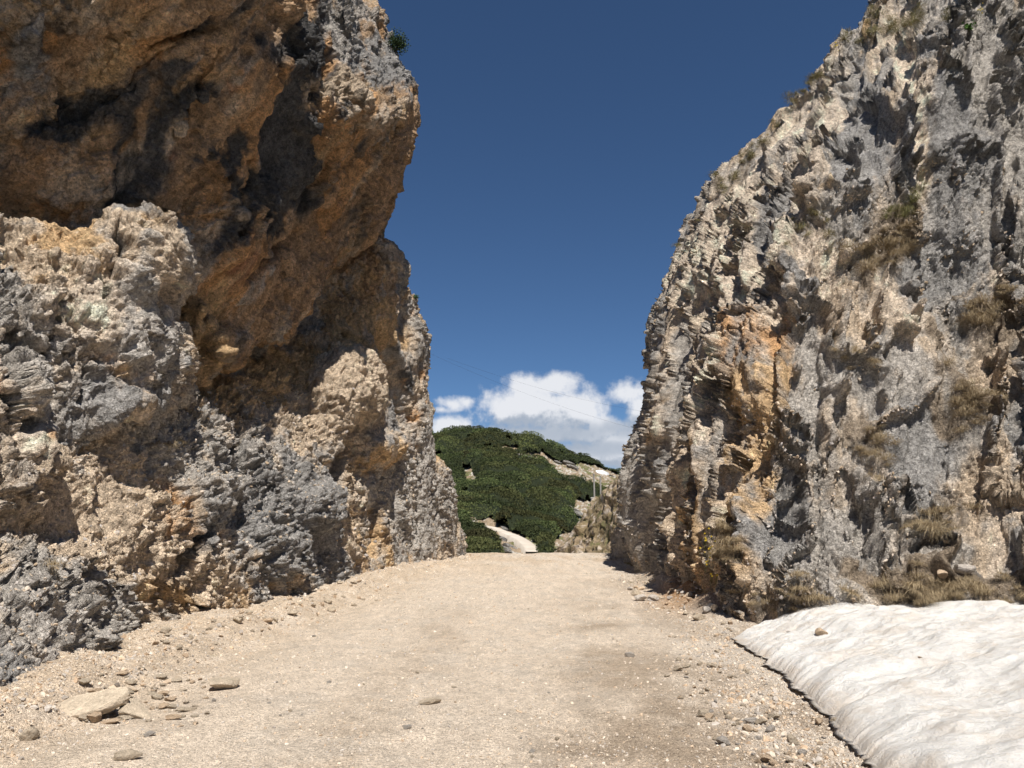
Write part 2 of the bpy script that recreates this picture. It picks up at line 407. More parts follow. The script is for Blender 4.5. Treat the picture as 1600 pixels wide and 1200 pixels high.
left = bpy.data.objects.new('rock_cliff', None); link(left); left.location = (0, 0, 0)
tag(left, 'huge left rock cliff with rust and black stained overhang leaning over the gravel road', 'cliff')
LB = [(250, 780, 90, 40, 40, 'orange', .6), (420, 590, 60, 26, 0, 'orange', .5), (560, 470, 70, 60, 0, 'ochre', .7), (180, 820, 150, 60, 32, 'tan', 1.0), (120, 860, 90, 30, 30, 'ochre', .6), (520, 620, 80, 60, 0, 'tan', .7), (430, 600, 70, 30, 0, 'ochre', .7), (380, 700, 60, 60, 0, 'cream', .4), (600, 500, 60, 70, 0, 'brown', .8), (60, 540, 90, 60, 0, 'tan', .5), (480, 560, 160, 55, -20, 'ochre', .9), (560, 430, 90, 80, 0, 'brown', 1.0), (600, 420, 60, 60, 0, 'earth', .6),
      (640, 570, 30, 80, 0, 'black', 1.00), (640, 480, 22, 45, 0, 'blue', .5), (540, 580, 60, 35, 0, 'tan', 1.0), (590, 640, 40, 60, 20, 'blue', .9), (480, 640, 130, 40, 0, 'tan', .55),
      (600, 715, 60, 25, -10, 'ochre', .9), (700, 660, 14, 80, 0, 'ochre', .8), (655, 640, 12, 70, 0, 'orange', .7), (665, 780, 60, 90, 0, 'grey', .7),
      (590, 860, 25, 60, 0, 'ochre', .8), (540, 760, 40, 90, 20, 'tan', .5), (300, 700, 80, 80, 30, 'grey', .6), (420, 760, 130, 90, 30, 'blue', .8), (440, 860, 130, 60, 20, 'blue', .7),
      (330, 640, 60, 40, 0, 'ochre', .8), (170, 800, 110, 70, 35, 'tan', 1.0), (270, 810, 60, 60, 40, 'orange', .5), (210, 850, 90, 55, 40, 'ochre', .9), (60, 830, 100, 40, 0, 'tan', .9), (340, 930, 110, 45, 0, 'ochre', .5),
      (230, 960, 40, 40, 0, 'tan', .6), (100, 960, 110, 80, 20, 'grey', .9), (30, 1060, 90, 70, 0, 'blue', .5), (180, 910, 80, 40, 40, 'grey', .5), (500, 890, 60, 40, 0, 'blue', .4)]
LF = [(170, 820, 150, 62, 32, 0, .75), (545, 600, 46, 62, -12, .9, .3), (622, 600, 13, 95, -14, -.6, .6), (640, 500, 16, 60, 0, -.4, .7), (690, 650, 9, 90, 0, -.6, 0), (500, 790, 34, 34, 0, .5, .2), (535, 730, 9, 60, 10, -.5, 0), (600, 700, 30, 24, -20, .5, .5),
      (330, 780, 40, 34, 20, .4, .2), (300, 860, 9, 60, 20, -.4, 0), (230, 800, 40, 26, 30, .1, .3), (60, 820, 90, 26, 8, -.2, .8), (170, 780, 60, 24, 30, .1, .5), (60, 745, 60, 16, -20, .3, .6), (420, 870, 60, 40, 20, .3, 0), (380, 700, 10, 40, 0, -.4, 0), (590, 830, 8, 60, 5, -.5, 0)]
cliffL, gL = cliff_sheet('rock_face', net, M_ROCK, left, .46, (1.0, .31, .125), (.25, .1, 1), 1.25,
                         dict(grey=.38, blue=.12, tan=.26, ochre=.06, cream=.06, orange=-.2), LB, seed=1.0, rough=1.3, ribs=.08, feats=LF, bigk=.38)

# buttress in front on the far left
bA = [(-5.8, -5.5, 2.6), (-5.6, -5.5, 4), (-5.9, -5.5, 5), (-6.2, -5.5, 6), (-6.6, -5.5, 6.8), (-7.2, -5.5, 7.4)]
bB = [(-5.7, 5.2, 2.6), (-5.7, 5.2, 3.6), (-6.0, 5.4, 4.5), (-6.3, 5.6, 5.4), (-6.7, 5.9, 6.2), (-7.2, 6.3, 7.0)]
bC = [P(0, 755, 9.2), P(0, 650, 9.1), P(0, 520, 9.5), P(0, 430, 10), P(0, 372, 10.5), P(0, 330, 11.2)]
bD = [P(100, 745, 10.6), P(90, 640, 10.3), P(90, 515, 10.4), P(90, 430, 10.8), P(90, 368, 11.2), P(85, 325, 11.8)]
bE = [P(185, 690, 11.7), P(172, 618, 11.0), P(165, 500, 11.1), P(165, 420, 11.4), P(165, 372, 11.8), P(160, 338, 12.3)]
bF = [P(235, 636, 12.5), P(226, 588, 11.8), P(222, 500, 11.9), P(212, 432, 12.0), P(225, 370, 12.2), P(212, 334, 12.7)]
bG = [P(266, 602, 12.8), P(262, 575, 12.9), P(254, 510, 13.0), P(244, 450, 13.0), P(274, 385, 13.0), P(258, 342, 13.4)]
bH = [(q[0] - .7, q[1] + 2.2, q[2] - .1) for q in bG]
bc = [bA, bB, bC, bD, bE, bF, bG, bH]
net = [[(c[0][0] - 1.2, c[0][1] + 1.6, c[0][2] + .5) for c in bc], [(c[0][0] - .3, c[0][1] + .45, c[0][2] + .05) for c in bc]] + [[c[r] for c in bc] for r in range(6)] \
    + [[(c[5][0] - .5, c[5][1] + .8, c[5][2] - .05) for c in bc], [(c[5][0] - 2.5, c[5][1] + 3, c[5][2] - .8) for c in bc]]
BB = [(130, 400, 90, 70, 0, 'tan', .6), (90, 370, 60, 30, 0, 'ochre', .7), (230, 380, 30, 40, 0, 'ochre', .6), (120, 500, 60, 60, 0, 'cream', .6), (110, 380, 70, 50, 0, 'ochre', .8), (60, 400, 50, 70, 0, 'tan', .8), (120, 440, 60, 50, 0, 'cream', .9), (250, 400, 35, 60, 0, 'tan', .7), (70, 420, 30, 40, 0, 'ochre', .8), (200, 470, 40, 120, 0, 'grey', .7),
      (30, 560, 60, 60, 0, 'grey', .8), (10, 620, 30, 90, 0, 'orange', .6), (130, 560, 30, 60, 0, 'tan', .4), (180, 640, 90, 45, -30, 'blue', .8), (60, 700, 60, 40, 0, 'cream', .5), (190, 345, 40, 20, 0, 'blue', .6), (20, 440, 40, 50, 0, 'grey', .6)]
BF = [(216, 415, 24, 42, 5, .35, .1), (190, 385, 7, 36, 5, -.5, 0), (60, 460, 34, 40, 0, .3, .1), (92, 480, 8, 50, 10, -.5, 0), (150, 480, 30, 24, 0, .2, .7), (178, 470, 8, 40, -8, -.45, 0), (84, 600, 9, 80, 6, -.55, 0),
      (150, 590, 12, 50, 0, -.35, 0), (40, 600, 34, 44, 0, .4, .3), (8, 600, 10, 90, 0, -.6, .2), (200, 650, 60, 24, -35, .3, .3), (60, 690, 50, 24, -20, .35, .5), (20, 510, 30, 16, 0, -.35, 0), (180, 350, 26, 16, 20, .2, .6)]
butL, gB = cliff_sheet('buttress', net, M_ROCK, left, .42, (1.1, .42, .16), (.35, .1, 1), 1.7,
                       dict(grey=.30, blue=.02, tan=.28, ochre=.08, cream=.14, orange=-.2), BB, seed=5.0, step=1.6, rough=1.25, ribs=.12, feats=BF)
tag(butL, 'sunlit grey and yellow rock shoulder in front of the dark overhang')

# the overhang
uC = [P(0, 480, 13.2), P(0, 330, 12.2), P(0, 240, 11.8), P(0, 130, 11.3), P(0, 0, 10.4), P(-10, -220, 9.6)]
uA = [(-9.5, -5.5, 4.5), (-9.6, -5.5, 6.4), (-9.8, -5.5, 7.6), (-10, -5.5, 9), (-10.2, -5.5, 10.6), (-10.5, -5.5, 13)]
uB = [(-10.3, 8.5, 4.8), (-10.1, 8.3, 6.6), (-9.9, 8.2, 7.8), (-9.7, 8, 9.2), (-9.6, 7.8, 10.8), (-9.6, 7.6, 13)]
uD = [P(170, 575, 15.0), P(150, 400, 13.2), P(150, 290, 12.7), P(150, 170, 12.3), P(150, 30, 11.3), P(150, -220, 10.3)]
uE = [P(296, 603, 15.6), P(288, 480, 15.0), P(290, 330, 14.2), P(290, 190, 13.1), P(300, 30, 12.0), P(310, -220, 11)]
uF = [P(400, 545, 17.6), P(405, 430, 16.7), P(410, 300, 15.7), P(412, 165, 14.5), P(415, 30, 13.3), P(420, -160, 12.4)]
uG = [P(478, 476, 19.8), P(490, 380, 18.7), P(502, 270, 17.5), P(512, 178, 16.4), P(503, 80, 16.1), P(494, -15, 17.2)]
uH = [P(545, 402, 22.2), P(562, 330, 21.0), P(578, 250, 19.9), P(586, 190, 19.0), P(578, 100, 19.6), P(548, -5, 21)]
uI = [P(590, 358, 24.0), P(610, 300, 23.2), P(632, 225, 22.4), P(650, 160, 21.8), P(636, 92, 22.4), P(592, 5, 23.6)]
uJ = [(q[0] - .8, q[1] + 3.0, q[2] - .2) for q in uI]
uK = [(q[0] - 7, q[1] + 6, q[2] - .5) for q in uI]
uc = [uA, uB, uC, uD, uE, uF, uG, uH, uI, uJ, uK]
net = [[(c[0][0] - 3.0, c[0][1] + 3.0, c[0][2] + 1.0) for c in uc], [(c[0][0] - .5, c[0][1] + .5, c[0][2] + .1) for c in uc]] + [[c[r] for c in uc] for r in range(6)]
net += [[(c[5][0] - 1.2, c[5][1] + (1.6 if k < 6 else 3.0), c[5][2] + (1.0 if k < 6 else 3.0)) for k, c in enumerate(uc)],
        [(c[5][0] - 6, c[5][1] + 8, c[5][2] + 3) for c in uc]]
UB = [(250, 240, 20, 80, 18, 'black', .9), (90, 180, 40, 60, 30, 'black', .5), (345, 150, 16, 90, 18, 'black', .7), (520, 190, 18, 90, 18, 'black', .7), (560, 300, 14, 70, 20, 'black', .5), (180, 100, 50, 20, -30, 'tan', .4), (270, 280, 30, 40, 0, 'tan', .4), (110, 290, 60, 40, 0, 'tan', .5), (60, 60, 90, 45, 40, 'blue', .9), (30, 140, 50, 90, 0, 'blue', .9), (150, 30, 60, 30, 40, 'grey', .5), (90, 260, 130, 60, 0, 'brown', .9), (150, 300, 60, 30, 0, 'tan', .35), (200, 260, 22, 70, 5, 'black', 1.30),
      (230, 90, 130, 35, -30, 'ochre', .7), (130, 160, 110, 28, -20, 'black', 0.90), (240, 160, 90, 40, -30, 'brown', .6), (270, 130, 40, 60, 20, 'black', 1.00), (300, 200, 60, 20, -60, 'black', 1.10), (330, 60, 90, 40, 0, 'brown', .5),
      (330, 30, 60, 40, 0, 'black', 0.65), (420, 150, 32, 80, 15, 'orange', .9), (400, 130, 30, 40, 0, 'red', .8), (462, 215, 40, 105, 15, 'black', 1.50), (380, 250, 14, 75, 12, 'black', 1.40), (350, 240, 30, 80, 20, 'brown', .7), (310, 290, 40, 40, 0, 'red', .7),
      (450, 70, 70, 60, 0, 'black', 1.10), (500, 60, 20, 70, 10, 'black', 1.00), (430, 300, 24, 40, 20, 'black', 1.10), (530, 270, 24, 120, 15, 'orange', .7), (480, 400, 40, 80, 30, 'brown', .8), (380, 420, 50, 60, 0, 'red', .9), (370, 430, 60, 70, 0, 'orange', .6),
      (420, 370, 12, 30, 0, 'black', 1.00), (340, 370, 25, 30, 0, 'black', 0.70), (270, 420, 40, 90, 0, 'ochre', .9), (310, 520, 60, 70, 0, 'ochre', .8), (170, 320, 50, 25, 0, 'black', 1.10), (600, 280, 26, 100, 20, 'brown', 1.0), (570, 330, 30, 60, 25, 'earth', .6), (620, 220, 20, 60, 20, 'blue', .3),
      (540, 130, 40, 30, 0, 'tan', 1.1), (560, 180, 40, 20, 0, 'cream', .9), (600, 70, 70, 60, 0, 'blue', 1.5), (540, 30, 40, 60, 0, 'grey', 1.2), (620, 120, 40, 40, 0, 'blue', 1.0), (200, 180, 60, 30, -30, 'black', 0.80), (470, 310, 20, 50, 20, 'black', 0.80)]
UF = [(290, 505, 9, 42, 4, .7, .2), (312, 530, 10, 44, -6, .7, .1), (385, 425, 46, 60, 0, .30, .8), (230, 110, 130, 6, -27, -.15, 0), (130, 170, 110, 6, -24, -.15, 0), (330, 150, 8, 70, 30, -.4, 0),
      (420, 150, 28, 80, 15, .25, .6), (450, 215, 30, 80, 14, -.25, .8), (200, 270, 14, 70, 5, -.3, .6), (90, 280, 90, 50, 0, .2, .3), (170, 320, 50, 8, -8, -.1, 0), (480, 330, 8, 70, 28, -.4, 0), (360, 340, 8, 50, 20, -.4, 0), (560, 170, 44, 30, 20, .35, .1),
      (520, 110, 14, 40, 10, -.4, 0), (300, 60, 60, 8, -20, -.4, 0), (45, 200, 40, 60, 30, .3, .3), (400, 260, 8, 60, 16, -.3, 0), (430, 400, 60, 8, -35, -.3, 0)]
ovL, gO = cliff_sheet('overhang', net, M_OVER, left, .62, (1.7, .6, .22), (.45, .2, 1), 2.0,
                      dict(brown=.26, ochre=.14, earth=-.05, black=-.06, orange=.14, grey=-.08, tan=.12), UB, seed=9.0, step=1.6, rough=1.05, ribs=.16, feats=UF, run=3.6, bigk=.45)
tag(ovL, 'rust brown and black streaked overhang of the left cliff')

# --- right side ----------------------------------------------------
Y0 = [34.0]
rA = [ground_hit(958, 868), P(978, 785, 32), P(1000, 700, 31), P(1014, 610, 30), P(1019, 505, 29), P(1048, 430, 28), P(1074, 360, 27), P(1124, 275, 26), P(1256, 150, 25), P(1388, 0, 24), P(1545, -200, 24)]
rB = [ground_hit(1030, 910), P(1037, 820, 21.9), P(1047, 720, 21.7), P(1058, 620, 21.5), P(1075, 520, 22), P(1100, 440, 22.4), P(1122, 370, 22.6), P(1165, 290, 22.8), P(1275, 170, 22.8), P(1390, 20, 22.8), P(1540, -190, 23)]
rC = [ground_hit(1105, 948), P(1112, 840, 16.4), P(1125, 740, 16.7), P(1140, 640, 17.4), P(1160, 530, 18), P(1180, 440, 18.6), P(1205, 360, 19.2), P(1245, 270, 19.8), P(1335, 160, 20.5), P(1440, 20, 21.2), P(1600, -180, 22.4)]
rD = [ground_hit(1150, 972), P(1170, 880, 13.7), P(1190, 780, 14.1), P(1212, 670, 14.7), P(1240, 550, 15.4), P(1262, 450, 16.2), P(1292, 360, 17.0), P(1330, 260, 17.8), P(1405, 150, 18.8), P(1495, 20, 19.9), P(1650, -180, 21.4)]
rE = [(6.2, 12.4, 0), P(1330, 895, 13.0), P(1340, 800, 13.9), P(1350, 690, 14.5), P(1365, 570, 15.3), P(1385, 455, 16.3), P(1400, 360, 17.1), P(1430, 250, 17.8), P(1480, 140, 18.7), P(1550, 10, 19.8), P(1700, -180, 21.4)]
rF = [(8.6, 11.9, 0), P(1560, 895, 12.7), P(1560, 800, 13.8), P(1560, 690, 14.5), P(1560, 570, 15.6), P(1570, 450, 16.8), P(1575, 350, 17.4), P(1590, 240, 18.0), P(1620, 130, 18.8), P(1680, 0, 19.8), P(1800, -200, 21)]
rG = [(9.6, 6, 0), (10.0, 6.3, 1.5), (10.8, 6.8, 3), (11.5, 7.4, 5), (12.6, 8, 7), (13.4, 8.8, 9), (14, 9.6, 11), (14.8, 10.3, 13), (15.8, 11.2, 15), (16.8, 12, 17), (19, 13, 20)]
rH = [(q[0] + .3, q[1] - 12, q[2]) for q in rG]
rZ = [(q[0] + 1.3, q[1] + 3.5, q[2] - .1 * k) for k, q in enumerate(rA)]
rY = [(q[0] + 9, q[1] + 8, q[2] - .4 * k) for k, q in enumerate(rA)]
rc = [rY, rZ, rA, rB, rC, rD, rE, rF, rG, rH]
net = [[low(c[0], 1.0) for c in rc]] + [[c[r] for c in rc] for r in range(11)] + [[(c[10][0] + 5, c[10][1] + 6, c[10][2] + .5) for c in rc]]
right = bpy.data.objects.new('rock_cliff', None); link(right)
tag(right, 'tall right rock cliff of grey and cream limestone sloping back beside the snow patch', 'cliff')
RB = [(1500, 300, 110, 190, 0, 'blue', .45), (1545, 570, 90, 110, 0, 'earth', .5), (1500, 770, 120, 60, 0, 'earth', .35), (1400, 860, 120, 40, 0, 'earth', .5), (1160, 450, 50, 120, 8, 'cream', .4), (1100, 420, 60, 70, 20, 'cream', .7), (1075, 520, 30, 80, 5, 'tan', .6), (1140, 560, 24, 120, 4, 'cream', .9), (1215, 640, 26, 70, 0, 'ochre', .6), (1165, 700, 20, 80, 4, 'ochre', .8), (1240, 500, 26, 60, 0, 'cream', .8), (1060, 760, 30, 90, 3, 'tan', .5), (1010, 640, 20, 120, 0, 'grey', .6), (1300, 480, 40, 60, 0, 'tan', .5), (1380, 480, 60, 30, 0, 'cream', .6), (1190, 560, 40, 90, 5, 'orange', 1.1), (1175, 620, 40, 50, 0, 'ochre', .9), (1120, 820, 45, 90, 10, 'ochre', .8), (1130, 880, 40, 40, 0, 'orange', .6), (1090, 440, 50, 60, 20, 'cream', .8), (1150, 330, 50, 60, 30, 'cream', .9), (1240, 210, 50, 60, 10, 'cream', .5), (1290, 220, 26, 90, 10, 'cream', 1.0),
      (1345, 210, 34, 80, 6, 'blue', 1.5), (1425, 180, 28, 120, -6, 'cream', 1.5), (1400, 60, 22, 60, 0, 'cream', .8), (1480, 220, 60, 70, 0, 'blue', 1.0), (1540, 100, 60, 90, 0, 'grey', .9), (1580, 250, 60, 120, 0, 'grey', .6), (1470, 420, 60, 70, 0, 'blue', .9), (1530, 360, 90, 70, 0, 'grey', .7),
      (1220, 430, 30, 60, 0, 'blue', .9), (1200, 330, 26, 60, 0, 'blue', .6), (1280, 400, 40, 70, 0, 'cream', .7), (1230, 90, 60, 30, -40, 'earth', .7), (1370, 20, 60, 40, 0, 'earth', .6), (1150, 260, 70, 20, -50, 'earth', .6), (1390, 370, 60, 45, -30, 'earth', 1.3), (1310, 360, 30, 40, 0, 'grey', .4),
      (1215, 790, 50, 75, 10, 'blue', 1.5), (1290, 850, 70, 70, 0, 'grey', .9), (1350, 540, 80, 40, 0, 'tan', .6), (1440, 520, 90, 30, 0, 'cream', .5), (1550, 480, 70, 60, 0, 'earth', .9), (1500, 640, 60, 80, -40, 'earth', 1.0), (1560, 580, 60, 40, 0, 'tan', .9), (1370, 690, 40, 50, 30, 'earth', 1.0), (1450, 690, 70, 60, 0, 'blue', .7),
      (1380, 600, 60, 40, 0, 'grey', .7), (1560, 780, 90, 60, 0, 'tan', .7), (1400, 790, 60, 60, 0, 'blue', .5), (1450, 900, 160, 34, 0, 'earth', 1.4), (1220, 940, 70, 30, 0, 'earth', .9), (1580, 850, 40, 40, 0, 'blue', .9), (1050, 560, 40, 80, 10, 'grey', .4), (1010, 800, 40, 80, 0, 'grey', .7), (1030, 500, 22, 50, 0, 'blue', .6), (1080, 640, 20, 120, 0, 'tan', .5), (1340, 900, 60, 30, 0, 'earth', .7)]
RF = [(1345, 215, 38, 95, 6, .45, .85), (1425, 180, 26, 110, -6, .6, .35), (1396, 235, 9, 75, -14, -1.0, 0), (1188, 570, 27, 80, 8, -1.1, .3), (1218, 790, 44, 70, 12, .75, .85), (1160, 810, 10, 60, 0, -.7, 0), (1085, 800, 10, 110, 4, -.9, 0),
      (1125, 640, 9, 120, 3, -.8, 0), (1008, 770, 14, 100, 0, -1.0, .3), (1060, 560, 13, 90, 5, .5, .2), (1245, 420, 10, 80, 3, -.8, 0), (1180, 400, 8, 70, 4, -.7, 0), (1290, 290, 8, 70, 8, -.7, 0), (1365, 800, 15, 65, -24, -1.1, 0), (1425, 800, 36, 44, 0, .5, .4),
      (1555, 865, 44, 26, 0, .7, .5), (1450, 440, 26, 30, 0, .5, .3), (1500, 430, 26, 34, 0, .4, .3), (1480, 200, 60, 34, 0, .4, .5), (1490, 245, 60, 9, -8, -.7, 0), (1450, 900, 160, 18, 0, .2, .8), (1550, 560, 70, 60, 0, .1, .5), (1225, 430, 24, 46, 0, .4, .6),
      (1460, 700, 60, 50, -20, .3, .5), (1400, 650, 60, 9, -30, -.6, 0), (1300, 640, 9, 60, 10, -.6, 0), (1310, 520, 8, 50, 5, -.5, 0), (1330, 400, 50, 8, -35, -.6, 0), (1590, 330, 12, 90, 5, -.7, 0), (1540, 90, 50, 60, 0, .4, .5), (1500, 30, 12, 60, 0, -.6, 0), (1270, 760, 9, 60, 10, -.5, 0),
      (1040, 700, 8, 90, 3, -.6, 0), (1140, 480, 9, 60, 5, -.6, 0), (1100, 470, 26, 34, 20, .5, .2)]
RF = [(a, b, c, d, e, f * (.8 if f > 0 else .6), g_) for a, b, c, d, e, f, g_ in RF]
cliffR, gR = cliff_sheet('rock_face', net, M_ROCK, right, .52, (1.3, .45, .17), (.24, .2, 1), 4.2,
                         dict(grey=.36, blue=.22, tan=.08, cream=.18, ochre=-.08, orange=-.3, earth=-.12), RB, seed=15.0, step=1.6, rough=1.1, flip=True, ribs=.26, feats=RF, run=3.4, bigk=.4)

# ------------------------------------------------------------------ ground, far terrain
def ground():
    ys = [-14., -8, -4, -1, .5, 1.5, 2.5, 3.2]
    y = 3.2
    while y < 37: y += max(.012, 1.7 * y * y / (F * 1.5)) ; ys.append(y)
    ys += [40, 44, 50, 58, 70, 85]
    ys = np.array(ys); us = np.linspace(-1, 1, 760)
    us = np.sign(us) * np.abs(us) ** 1.0
    half = np.maximum(11.5, .0 * ys)
    X = us[None, :] * (np.interp(ys, [-14, 3, 10, 35, 85], [12, 6.0, 9.5, 10, 30])[:, None]); Yg = np.repeat(ys[:, None], len(us), 1)
    Z = gz(Yg)
    p = np.stack([X, Yg, Z], -1).reshape(-1, 3)
    x, y_ = p[:, 0], p[:, 1]
    lx = np.interp(y_, [0, 7, 11, 15, 23, 34], [-4.6, -4.3, -4.5, -4.2, -3.4, -1.4]); rx_ = np.interp(y_, [0, 6, 13, 16, 22, 34], [2.2, 2.6, 3.6, 3.7, 4.0, 4.6])
    edge = np.maximum(sstep(1.35, -.1, x - lx) , sstep(-.9, .3, x - rx_))
    z = .045 * fbm(p * np.array([.5, .5, 0]) + 3, 3) - .03 * np.exp(-((x - (lx + rx_) / 2 - 1.3) / .5) ** 2) - .03 * np.exp(-((x - (lx + rx_) / 2 + 1.2) / .5) ** 2)
    fc_, _, _ = facets(p * np.array([7, 7, 0]) + 2, .5, .2); fd, _, _ = facets(p * np.array([19, 19, 0]) + 2, .5, .2, 5)
    rr = .35 + 1.5 * edge + .5 * sstep(-.1, .3, fbm(p * np.array([.8, .5, 0]) + 9, 3))
    near = sstep(30, 8, y_)
    z += (.006 * fc_ + .006 * fd) * rr * near + .30 * edge * sstep(.2, 1, edge) * np.where(x < 0, .75 * sstep(30, 24, y_), sstep(13.6, 15.5, y_) * sstep(32, 26, y_)) * (1 + .5 * fbm(p * np.array([1, 1, 0]) + 19, 3)) + .008 * fbm(p * 6, 3) * rr
    p[:, 2] += z
    # soil colours: pale dust, ochre fan at the cliff foot, greyer gravel, brown tracks
    n = fbm(p * np.array([.6, .35, 0]) + 21, 4, .6); n2_ = fbm(p * np.array([1.7, 1.2, 0]) + 61, 4, .6)
    pale = np.array((.72, .605, .485)); och = np.array((.60, .46, .32)); gry = np.array((.60, .53, .45)); brn = np.array((.43, .335, .245)); ora = np.array((.50, .29, .14))
    def mx(c, k, w): return c * (1 - w[:, None]) + k * w[:, None]
    c = np.repeat(pale[None], len(p), 0)
    c = mx(c, och, np.clip(sstep(2.2, 0, x - lx) * (.6 + .8 * n2_), 0, .85))
    rut = np.exp(-((x - 1.15 - .03 * y_ - .25 * np.sin(y_ * .35)) / .75) ** 2) + .5 * np.exp(-((x + 1.2) / .5) ** 2)
    c = mx(c, brn, np.clip(rut * (.6 + 1.2 * n) * sstep(24, 9, y_), 0, .75))
    c = mx(c, gry, np.clip(sstep(-1.8, 0, x - rx_) * .7 + .35 * sstep(0, .5, n2_), 0, .8))
    c = mx(c, brn, np.clip(sstep(-.05, .45, n) * sstep(-3, 0, x - rx_) * .6, 0, .7))
    c = mx(c, ora, np.clip(np.exp(-(((x - 4.1) / .9) ** 2 + ((y_ - 17.3) / 2.2) ** 2)) * 1.2, 0, .9))
    c = mx(c, och, np.clip(sstep(20, 30, y_) * sstep(-.1, .4, n) * .6, 0, .8))
    c = mx(c, brn * .92, np.clip(1.5 * np.exp(-(((x - 1.7) / 1.3) ** 2 + ((y_ - 6.3) / 1.6) ** 2)) * (.5 + 1.2 * n2_), 0, .8))
    c *= (1 + .12 * fbm(p * np.array([5, 4, 0]), 4, .7))[:, None]
    return p, len(ys), len(us), c
p, R, C, c = ground()
mg, t, b = new_mat('gravel_road', .95, .1)
tc_ = t.n('ShaderNodeTexCoord').outputs['Object']; at = t.n('ShaderNodeAttribute', attribute_name='tone').outputs['Color']
v1 = t.voro(tc_, 42); v1c = t.voro(tc_, 42, out='Color'); v2c = t.voro(tc_, 95, out='Color'); v2 = t.voro(tc_, 95)
sepc = t.n('ShaderNodeSeparateColor'); t.l(v1c, sepc.inputs[0]); sepd = t.n('ShaderNodeSeparateColor'); t.l(v2c, sepd.inputs[0])
nz = t.noise(tc_, 3.5, 8, .7); nz2 = t.noise(tc_, 160, 3, .6)
a1 = t.math('MULTIPLY', t.math('SUBTRACT', sepc.outputs[0], .5), .36); a2 = t.math('MULTIPLY', t.math('SUBTRACT', sepd.outputs[1], .5), .4)
a3 = t.math('MULTIPLY', t.math('SUBTRACT', nz, .5), .45); a4 = t.math('MULTIPLY', t.math('SUBTRACT', nz2, .5), .35)
mul = t.math('ADD', t.math('ADD', t.math('ADD', a1, a2), t.math('ADD', a3, a4)), 1.0)
cc = t.n('ShaderNodeCombineXYZ'); [t.l(mul, cc.inputs[k]) for k in range(3)]
t.l(t.mix(1.0, at, cc.outputs[0], 'MULTIPLY'), b.inputs['Base Color'])
add_bump(t, b, [v1, v2, nz2], [-.02, -.012, .008])
road = mesh_np('road', p, grid_faces(R, C), mg, cols=c); tag(road, kind='structure')
gverts = p

# far base sheet reaching the horizon
m_far = plain_mat('far_meadow', (.10, .12, .05), (.22, .18, .11), .02)
far = mesh_np('ground', [(-5000, -3000, -26), (5000, -3000, -26), (5000, 6000, -26), (-5000, 6000, -26)], [(0, 1, 2, 3)], m_far); tag(far, kind='structure')

def inpoly(px, py, poly):
    r = np.zeros(px.shape, bool); n = len(poly)
    for i in range(n):
        x1, y1 = poly[i]; x2, y2 = poly[(i + 1) % n]
        with np.errstate(all='ignore'):
            r ^= ((y1 > py) != (y2 > py)) & (px < (x2 - x1) * (py - y1) / (y2 - y1 + 1e-9) + x1)
    return r
cr = lambda pts: [(680 + x / 3.53, 560 + y / 3.53) for x, y in pts]
BARE = [cr([(250, 482), (300, 474), (440, 512), (600, 505), (660, 548), (900, 590), (1060, 635), (1060, 735), (900, 725), (800, 725), (740, 700), (690, 680), (620, 590), (560, 570), (440, 552), (330, 520)]),
        cr([(790, 780), (755, 830), (790, 880), (760, 910), (700, 960), (655, 1030), (660, 1150), (1300, 1150), (1300, 800), (870, 800), (850, 770)]),
        cr([(150, 590), (190, 590), (230, 650), (210, 690), (170, 670)]),
        cr([(150, 890), (320, 868), (340, 940), (400, 950), (570, 1040), (560, 1300), (430, 1300), (330, 990), (240, 940)]),
        cr([(360, 470), (450, 474), (460, 500), (380, 492)])]
RIDGE = ([500, 640, 690, 725, 760, 790, 820, 870, 915, 940, 970, 1010, 1200], [700, 684, 677, 676, 671, 676, 684, 700, 713, 722, 731, 738, 765])
def hill_pt(px, t):
    """hillside: px picks the bearing, t runs from the valley (0) over the ridge (1) and down behind"""
    rid = np.interp(px, *RIDGE) + 8
    tt = np.clip(t, 0, 1); Y = 62 + 175 * tt ** 1.25 + 25 * sstep(850, 1000, px) * tt
    py = 905 + (rid - 905) * (tt ** .85)
    u, v = (px - 800) / F, (600 - py) / F
    dy, dz = CP - v * SP, SP + v * CP
    over = np.clip(t - 1, 0, None)
    Y2 = Y + over * 300
    return np.stack([u / dy * Y2, Y2, EYE + dz / dy * Y - over * 60], -1)
def hill_rel(p): 
    q = p * np.array([1, 1, 0]); return 2.0 * fbm(q * .03 + 4, 4, .5)
PX, TT = np.meshgrid(np.linspace(500, 1200, 520), np.concatenate([np.linspace(0, 1.02, 330), np.linspace(1.03, 1.5, 20)]))
H0 = hill_pt(PX.ravel(), TT.ravel()); rel = hill_rel(H0)
fa, _, _ = facets(H0 * .5, .8, .2); fade = 1 - sstep(.93, 1, TT.ravel()) * .8
H1 = H0.copy(); H1[:, 2] += rel * fade * .6 + .5 * fa + .25 * fbm(H0 * .9, 3)
hx, hy = project(H0)
wob = 5 * fbm(H0 * .09 + 5, 3); wob2 = 5 * fbm(H0 * .09 + 55, 3)
def bare_mask(px, py):
    m = np.zeros(px.shape, bool)
    for po in BARE: m |= inpoly(px, py, po)
    return m
bare = bare_mask(hx + wob * .6, hy + wob2 * .6)
n = fbm(H0 * .25 + 1, 5, .65); n2_ = fbm(H0 * .7 + 41, 4, .65)
c = np.where((n2_ > .28)[:, None], (.42, .39, .34), (.22, .165, .11)) * np.ones((len(H0), 3))
c = np.where(((n > .12) & (n2_ < .28))[:, None], (.27, .205, .14), c); c = np.where((n < -.25)[:, None], (.12, .12, .05), c)
c = np.where(bare[:, None], c, (.10, .09, .045))
